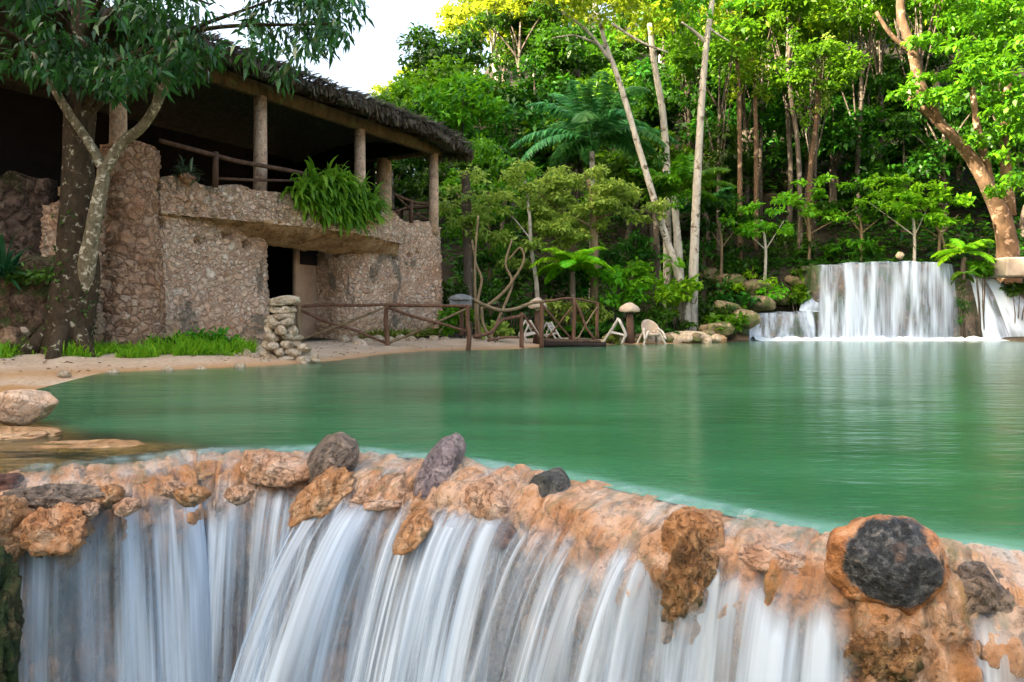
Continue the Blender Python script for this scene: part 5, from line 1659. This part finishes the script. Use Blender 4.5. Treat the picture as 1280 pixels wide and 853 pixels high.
palm('palm', 'small palm half hidden behind the thick pale trunk', b, [b - UP * .3, at(880, 300, 33)], [.12, .09], at(880, 262, 33), 11, 2.0, 34, .55, .11, L_BLUE, BARKD, 4, 1.4, (.1, 1.1))
b = B(1205, 29.9)
palm('tree_fern', 'bright green tree fern beside the brink of the wide curtain waterfall', b, [at(1203, 345, 30), at(1205, 322, 29.9)], [.12, .09], at(1205, 316, 29.9), 13, 1.5, 50, .32, .065, L_LIME, BARKD, 5, 1.6, (.1, .95), .15)
b = B(1215, 29.5)
palm('tree_fern', 'drooping green fern hanging beside the left slanting stream', at(1204, 345, 29.7), [at(1204, 350, 29.8), at(1205, 342, 29.7)], [.08, .07], at(1203, 342, 29.7), 8, .75, 34, .2, .05, L_MID, BARKD, 6, 2.4, (-.3, .5))

# pale leaning trunks in the middle
b = B(858, 28.3)
tree_at('tree', 'thin white trunk leaning left across the middle of the wood', 'tree', b, [b - UP * .3, at(856, 372, 28.3), at(830, 290, 28.4), at(800, 190, 28.7), at(775, 105, 29), at(757, 55, 29.2), at(745, 10, 29.4)], [.19, .145, .12, .10, .075],
        cloud(rg, 660, 830, -90, 40, 27.5, 30.5, 22, .35, .7), 56, L_SUNLIT, BARKW, .30, .15,
        [([at(762, 75, 29.1), at(735, 40, 29), at(702, 14, 28.9)], [.08, .04]), ([at(757, 60, 29.2), at(720, 45, 29), at(690, 48, 29)], [.05, .02]), ([at(765, 30, 29), at(800, 52, 28.6), at(835, 66, 28.4)], [.06, .04])], 11)
b = B(853, 29.2)
tree_at('tree', 'short pale trunk standing between the leaning white trunk and the thick pale trunk', 'tree', b, [b - UP * .3, at(851, 380, 29.2), at(848, 310, 29.3), at(842, 246, 29.4)], [.22, .18, .12], cloud(rg, 815, 870, 215, 262, 28.9, 30, 8, .25, .4), 50, L_MID, BARKW, .24, .12, (), 12)
b = B(866, 28.6)
tree_at('tree', 'thick pale grey trunk rising straight out of the frame beside the leaning white trunk', 'tree', b, [b - UP * .3, at(866, 370, 28.6), at(870, 260, 28.6), at(877, 130, 28.7), at(885, 40, 28.8), at(900, -60, 29)], [.24, .19, .15, .12, .095],
        cloud(rg, 800, 960, -110, 28, 27, 31, 26, .4, .75), 56, L_MID, BARKW, .30, .15,
        [([at(884, 55, 28.8), at(868, 40, 28.6), at(852, 28, 28.4)], [.09, .04]), ([at(886, 35, 28.8), at(900, 45, 28.6), at(912, 52, 28.4)], [.05, .02])], 13)
b = B(834, 33)
tree_at('tree', 'slim spotted trunk standing behind the leaning white trunk', 'tree', b, [b - UP * .3, at(834, 250, 33), at(830, 155, 33), at(818, 80, 33), at(812, 30, 33)], [.2, .16, .12], cloud(rg, 760, 860, -60, 60, 32, 35, 22, .4, .75), 56, L_SUNLIT, BARKW, .32, .16, (), 14)
b = B(821, 30.5)
tree_at('tree', 'narrow brown trunk in the shade left of the pale trunk group', 'tree', b, [b - UP * .3, at(822, 330, 30.5), at(820, 285, 30.5), at(815, 230, 30.6)], [.15, .10], cloud(rg, 790, 840, 190, 240, 30, 31.5, 8, .3, .5), 50, L_DARK, BARKD, .26, .13, (), 15)
# hanging, sunlit stems in the wood
for i, (pts, m, lab, lf) in enumerate([
        ([(925, 260, 35), (924, 140, 35), (920, 60, 35), (912, 0, 35)], BARKO, 'orange brown trunk with climbers right of the thick pale trunk', L_SUNLIT),
        ([(945, 210, 35.5), (944, 130, 35.5), (940, 70, 35.5)], BARKO, 'yellow leafy climber covered trunk right of the orange brown trunk', L_SUNLIT),
        ([(1000, 250, 34), (996, 170, 34), (985, 90, 34), (990, 40, 34)], BARKD, 'slender trunk hung with vines above the bank of the far falls', L_MID),
        ([(1012, 230, 34.5), (1020, 150, 34.5), (1026, 90, 34.5), (1035, 50, 34.5)], BARKO, 'slender orange trunk leaning right above the wide curtain fall', L_OLIVE)]):
    p = [at(*q) for q in pts]; b = B(pts[0][0], pts[0][2])
    cl = []
    for f in np.linspace(.1, 1, 14):
        q = p[1] * (1 - f) + p[-1] * f
        cl.append((q[0] + rg.normal(0, .25), q[1] - .2, q[2], .26, .22, .34))
    tree_at('vine_tree', lab, 'tree', b, [b - UP * .3] + p, [.13, .11, .09], cl, 34, lf, m, .2, .12, (), 20 + i)

# right hand leaning tree
b = B(1262, 31.5)
rt = [b - UP * .4, at(1258, 296, 31.4), at(1238, 240, 31), at(1208, 190, 30.8), at(1175, 155, 30.6), at(1135, 122, 30.5)]
cr = cloud(rg, 1140, 1300, 18, 65, 28.5, 32, 24, .35, .7, flat=.35) + cloud(rg, 1180, 1330, 62, 150, 28, 32, 34, .35, .7, flat=.35) + cloud(rg, 1120, 1330, -90, 10, 28, 33, 26, .4, .8, flat=.4) + cloud(rg, 1120, 1215, 92, 130, 29, 31, 14, .28, .5, flat=.35) + cloud(rg, 1215, 1300, 150, 205, 28.6, 31, 14, .3, .5, flat=.35) + cloud(rg, 1235, 1290, 215, 255, 29, 30.5, 7, .25, .4, flat=.4)
tree_at('tree', 'big orange barked tree leaning left over the far falls at the right frame edge', 'tree', b, rt, [.54, .40, .30, .25, .20, .15], cr, 70, L_MID, BARKO, .30, .16,
        [([at(1172, 152, 30.6), at(1150, 105, 30.4), at(1140, 60, 30.2), at(1126, 20, 30.2), at(1128, -30, 30.2)], [.24, .20, .16]), ([at(1145, 70, 30.3), at(1115, 45, 30.2), at(1095, 15, 30.2)], [.11, .07]),
         ([at(1240, 245, 31), at(1232, 200, 31), at(1222, 160, 31), at(1215, 110, 31)], [.2, .12]), ([at(1262, 270, 31.5), at(1258, 210, 31.5), at(1255, 150, 31.5), at(1262, 90, 31.5)], [.28, .2, .14])], 30, flat=1.0, seg=14)

# saplings by the falls
for i, (px, yb, yt, Y, cx, cyy, wd, hh, lf, lab) in enumerate([
        (955, 350, 275, 31.8, 950, 270, 100, 62, L_BRIGHT, 'thin sapling with broad green leaves on the bank left of the falls'),
        (1141, 325, 265, 31.2, 1125, 245, 130, 50, L_BRIGHT, 'white stemmed sapling on the brink of the wide curtain fall'),
        (1172, 325, 270, 31.4, 1165, 262, 110, 48, L_BRIGHT, 'forked sapling right of the white stemmed sapling'),
        (1010, 330, 255, 33.0, 1040, 250, 130, 60, L_BRIGHT, 'sapling with layered leaves behind the bank of the far falls'),
        (900, 345, 275, 32.2, 905, 268, 80, 70, L_DARK, 'dark leaved sapling right of the thick pale trunk'),
        (1075, 322, 262, 33.2, 1085, 252, 110, 48, L_DARK, 'dark leaved sapling behind the wide curtain fall')]):
    b = B(px, Y)
    st = [b - UP * .3, at(px + 2, (yb + yt) / 2, Y), at(px - 3, yt, Y)]
    lm = [([st[1], at(cx - wd * .3, cyy + 8, Y)], [.03, .015]), ([st[1], at(cx + wd * .3, cyy + 6, Y)], [.03, .015])]
    if i == 2: lm.append(([at(1185, 322, Y), at(1176, 295, Y), at(1160, 270, Y)], [.07, .04]))
    tree_at('sapling', lab, 'sapling', b, st, [.075, .05], cloud(rg, cx - wd / 2, cx + wd / 2, cyy - hh / 2, cyy + hh / 2, Y - .7, Y + .7, 22, .22, .42, flat=.4), 44, lf, BARKW if i in (0, 1) else LOGP, .24, .15, lm, 50 + i, flat=1.1)

# shrubs: (px centre, py centre, Y, width px, height px, leaf, label, group)
SHR = [
    (770, 362, 28.2, 70, 60, L_BRIGHT, 'broad leaved green shrub behind the white chairs, left part of the thicket'), (812, 348, 28.8, 70, 70, L_BRIGHT, 'tall leafy shrub in the thicket behind the round backed armchair'),
    (848, 375, 28.0, 56, 56, L_BRIGHT, 'shrub in the thicket at the foot of the pale trunks'), (835, 398, 27.4, 70, 30, L_DARK, 'low dark green shrub right of the round backed armchair'),
    (745, 390, 27.8, 40, 36, L_OLIVE, 'yellow green low shrub behind the footbridge railing'), (705, 392, 27.2, 56, 40, L_OLIVE, 'yellow olive shrub under the bright tree fern'), (640, 372, 26.6, 60, 52, L_DARK, 'dark blue green shrub behind the twisted tree'),
    (578, 402, 23.8, 46, 44, L_MID, 'green shrub behind the log fence at the house corner'), (618, 408, 23.8, 40, 30, L_OLIVE, 'low olive shrub under the sagging fence rail'), (565, 372, 26.8, 40, 46, L_DARK, 'dark shrub beside the right corner of the stone house'),
    (890, 390, 28.6, 56, 44, L_DARK, 'dark green shrub right of the thick pale trunk'), (915, 372, 30, 60, 44, L_DARK, 'dark shrub on the mossy bank left of the far falls'), (958, 372, 31.2, 50, 34, L_LIME, 'bright mossy green shrub on the bank left of the chute'),
    (1012, 350, 31.6, 40, 30, L_MID, 'green shrub left of the wide curtain fall above the chute'), (905, 405, 28, 44, 26, L_MID, 'mossy green shrub at the waterline left of the short waterfall'), (930, 330, 32.5, 70, 50, L_DARK, 'deep green shrub on the bank behind the mossy rocks'),
    (985, 310, 33.4, 70, 44, L_DARK, 'dark shrub in the shade behind the bank rocks'), (1065, 312, 33.5, 70, 26, L_MID, 'low green shrub behind the brink of the wide curtain fall'), (1228, 338, 29.7, 26, 16, L_MID, 'green shrub on the rock between the curtain fall and the concrete block'),
    (1272, 362, 29.5, 30, 18, L_DARK, 'mossy dark shrub below the concrete block'), (1240, 300, 32, 60, 30, L_DARK, 'dark shrub at the foot of the orange barked tree'), (690, 350, 28.6, 60, 56, L_DARK, 'dark green shrub left of the brown trunk of the olive tree'),
    (790, 318, 30.5, 60, 60, L_DARK, 'dark shrub in the shade behind the thicket'), (765, 330, 30, 56, 50, L_DARK, 'shaded shrub right of the olive tree trunk'), (820, 425, 26.2, 14, 10, L_LIME, 'small bright green tuft on the edging stones'), (765, 424, 25.3, 18, 12, L_OLIVE, 'small olive tuft at the left end of the edging stones'),
    (1000, 372, 31.0, 36, 26, L_MID, 'mossy green shrub between the chute and the wide curtain fall'), (1204, 385, 29.9, 18, 60, L_DARK, 'dark hanging moss on the rock right of the wide curtain fall'), (940, 352, 31.6, 60, 26, L_LIME, 'bright ferny shrub over the mossy bank rocks'),
    (720, 352, 28.6, 60, 50, L_DARK, 'dark shrub behind the bright tree fern'), (660, 340, 29.4, 70, 60, L_DARK, 'shaded dark shrub behind the slim sapling'), (600, 350, 29, 60, 70, L_DARK, 'shaded dark shrub behind the log fence'), (870, 330, 32, 60, 70, L_DARK, 'shaded dark shrub behind the thick pale trunk')]
for i, (px, py, Y, w, h, lf, lab) in enumerate(SHR):
    b = B(px, Y)
    t_ = thing('shrub', lab, 'shrub', b)
    k = w / FPX * Y / 2; hz = h / FPX * Y / 2
    c = at(px, py, Y)
    nc = int(7 + k * hz * 5)
    cl = [(c[0] + rg.uniform(-1, 1) * k * .8, c[1] + rg.normal(0, .35 * k), c[2] + rg.uniform(-1, 1) * hz * .75, .28 * (k + .25), .28 * (k + .25), .26 * (hz + .25)) for _ in range(nc)]
    sml = .10 if w < 20 else (.22 if lf not in (L_MID, L_BRIGHT) else .28)
    V, F = clump_leaves(rg, cl, 46, sml, sml * .58, .3, .8)
    obj('leaves', V, F, lf, t_, world=True)
    mb = MB()
    for q in range(5):
        e = cl[q][:3]; mb.tube([b + np.array((rg.normal(0, .1), 0, -.15)), (b + np.array(e)) / 2 + UP * .05, e], [.03, .012], 5)
    mb.build('stem', BARKD, t_, world=True)

# ground cover under the wood
n = 46000
Y = 26.5 + 42 * rng.uniform(0, 1, n) ** 1.6
x = rng.uniform(-.30, .82, n) * Y
zz_, dd_ = ground_z(x, Y)
k = (dd_ > .8) & ((x > 0) | (Y > 28.5)) & ~((x > 11.8) & (x < 21.5) & (Y < 31.8)) & (fbm(np.stack([x * .5, Y * .5, x * 0], 1), 91, 3) > -.1)
k &= ~((x > .5) & (x < 7) & (Y < 26.6))
x, Y, zz_ = x[k], Y[k], zz_[k]; n = len(x)
C = np.stack([x, Y, zz_ + rng.uniform(.0, .35, n) + rng.uniform(0, .9, n) * (Y > 33)], 1)
V, F = leaf_quads(C, nrm(np.column_stack([rng.normal(0, 1, n), rng.normal(0, 1, n), rng.uniform(-.2, .6, n)])), nrm(np.column_stack([rng.normal(0, .4, n), rng.normal(-.5, .3, n), np.ones(n)])), rng.uniform(.2, .55, n) * (1 + .012 * (Y - 26)), rng.uniform(.12, .26, n))
tag(obj('undergrowth', V, F, L_DARK), 'dark leafy ground cover under the wooded hillside', 'undergrowth', kind='stuff')
# green cover of the unseen ridge that shades the valley from the left
n = 9000
x = rng.uniform(-95, -21, n); Y = rng.uniform(-100, 58, n)
zz_, dd_ = ground_z(x, Y)
C = np.stack([x, Y, zz_ + rng.uniform(0, 3.0, n)], 1)
V, F = leaf_quads(C, nrm(rng.normal(0, 1, (n, 3))), nrm(np.column_stack([rng.normal(.4, .3, n), rng.normal(0, .3, n), np.ones(n)])), rng.uniform(1.2, 2.4, n), rng.uniform(.7, 1.2, n))
tag(obj('unseen_ridge_wood', V, F, L_MID), 'unseen wooded ridge left of the stone house, shaped to shade the valley', 'woodland', kind='stuff')

# ================================================================== light, sky, camera
AZ, EL = math.atan2(-.82, -.36), R(31)
w = bpy.data.worlds.new('World'); scene.world = w; w.use_nodes = True
nt_ = w.node_tree; nt_.nodes.clear()
sk = nt_.nodes.new('ShaderNodeTexSky'); sk.sky_type = 'NISHITA'; sk.sun_disc = False
sk.sun_elevation = EL; sk.sun_rotation = AZ; sk.altitude = 100; sk.air_density = .8; sk.dust_density = 7.0; sk.ozone_density = 0.0
bg = nt_.nodes.new('ShaderNodeBackground'); bg.inputs[1].default_value = .15
wo = nt_.nodes.new('ShaderNodeOutputWorld')
wm = nt_.nodes.new('ShaderNodeMix'); wm.data_type = 'RGBA'; wm.blend_type = 'MULTIPLY'; wm.inputs[0].default_value = 1; wm.inputs[7].default_value = (1, .94, .83, 1)
nt_.links.new(sk.outputs[0], wm.inputs[6]); nt_.links.new(wm.outputs[2], bg.inputs[0]); nt_.links.new(bg.outputs[0], wo.inputs[0])
sd = bpy.data.lights.new('sun', 'SUN'); sd.energy = 5.0; sd.angle = R(.5); sd.color = (1.0, .86, .64)
so = bpy.data.objects.new('sun', sd); COL.objects.link(so)
sun_dir = Vector((math.sin(AZ) * math.cos(EL), math.cos(AZ) * math.cos(EL), math.sin(EL)))
so.rotation_euler = sun_dir.to_track_quat('Z', 'Y').to_euler(); so.location = sun_dir * 60
cd = bpy.data.cameras.new('camera'); cam = bpy.data.objects.new('camera', cd); COL.objects.link(cam)
cam.location = (0, 0, CAMZ); cam.rotation_euler = (R(90), 0, 0)
cd.sensor_width = 36; cd.lens = FPX / 1280 * 36; cd.shift_y = -(426.5 - HORY) / 1280
cd.clip_start = .05; cd.clip_end = 3000
scene.camera = cam
vs = scene.view_settings
vs.view_transform = 'Standard'; vs.look = 'None'; vs.gamma = 1; vs.exposure = 2.75; vs.use_curve_mapping = False
scene.cycles.max_bounces = 8; scene.cycles.transparent_max_bounces = 24; scene.cycles.diffuse_bounces = 3; scene.cycles.glossy_bounces = 3
scene.cycles.caustics_reflective = False; scene.cycles.caustics_refractive = False
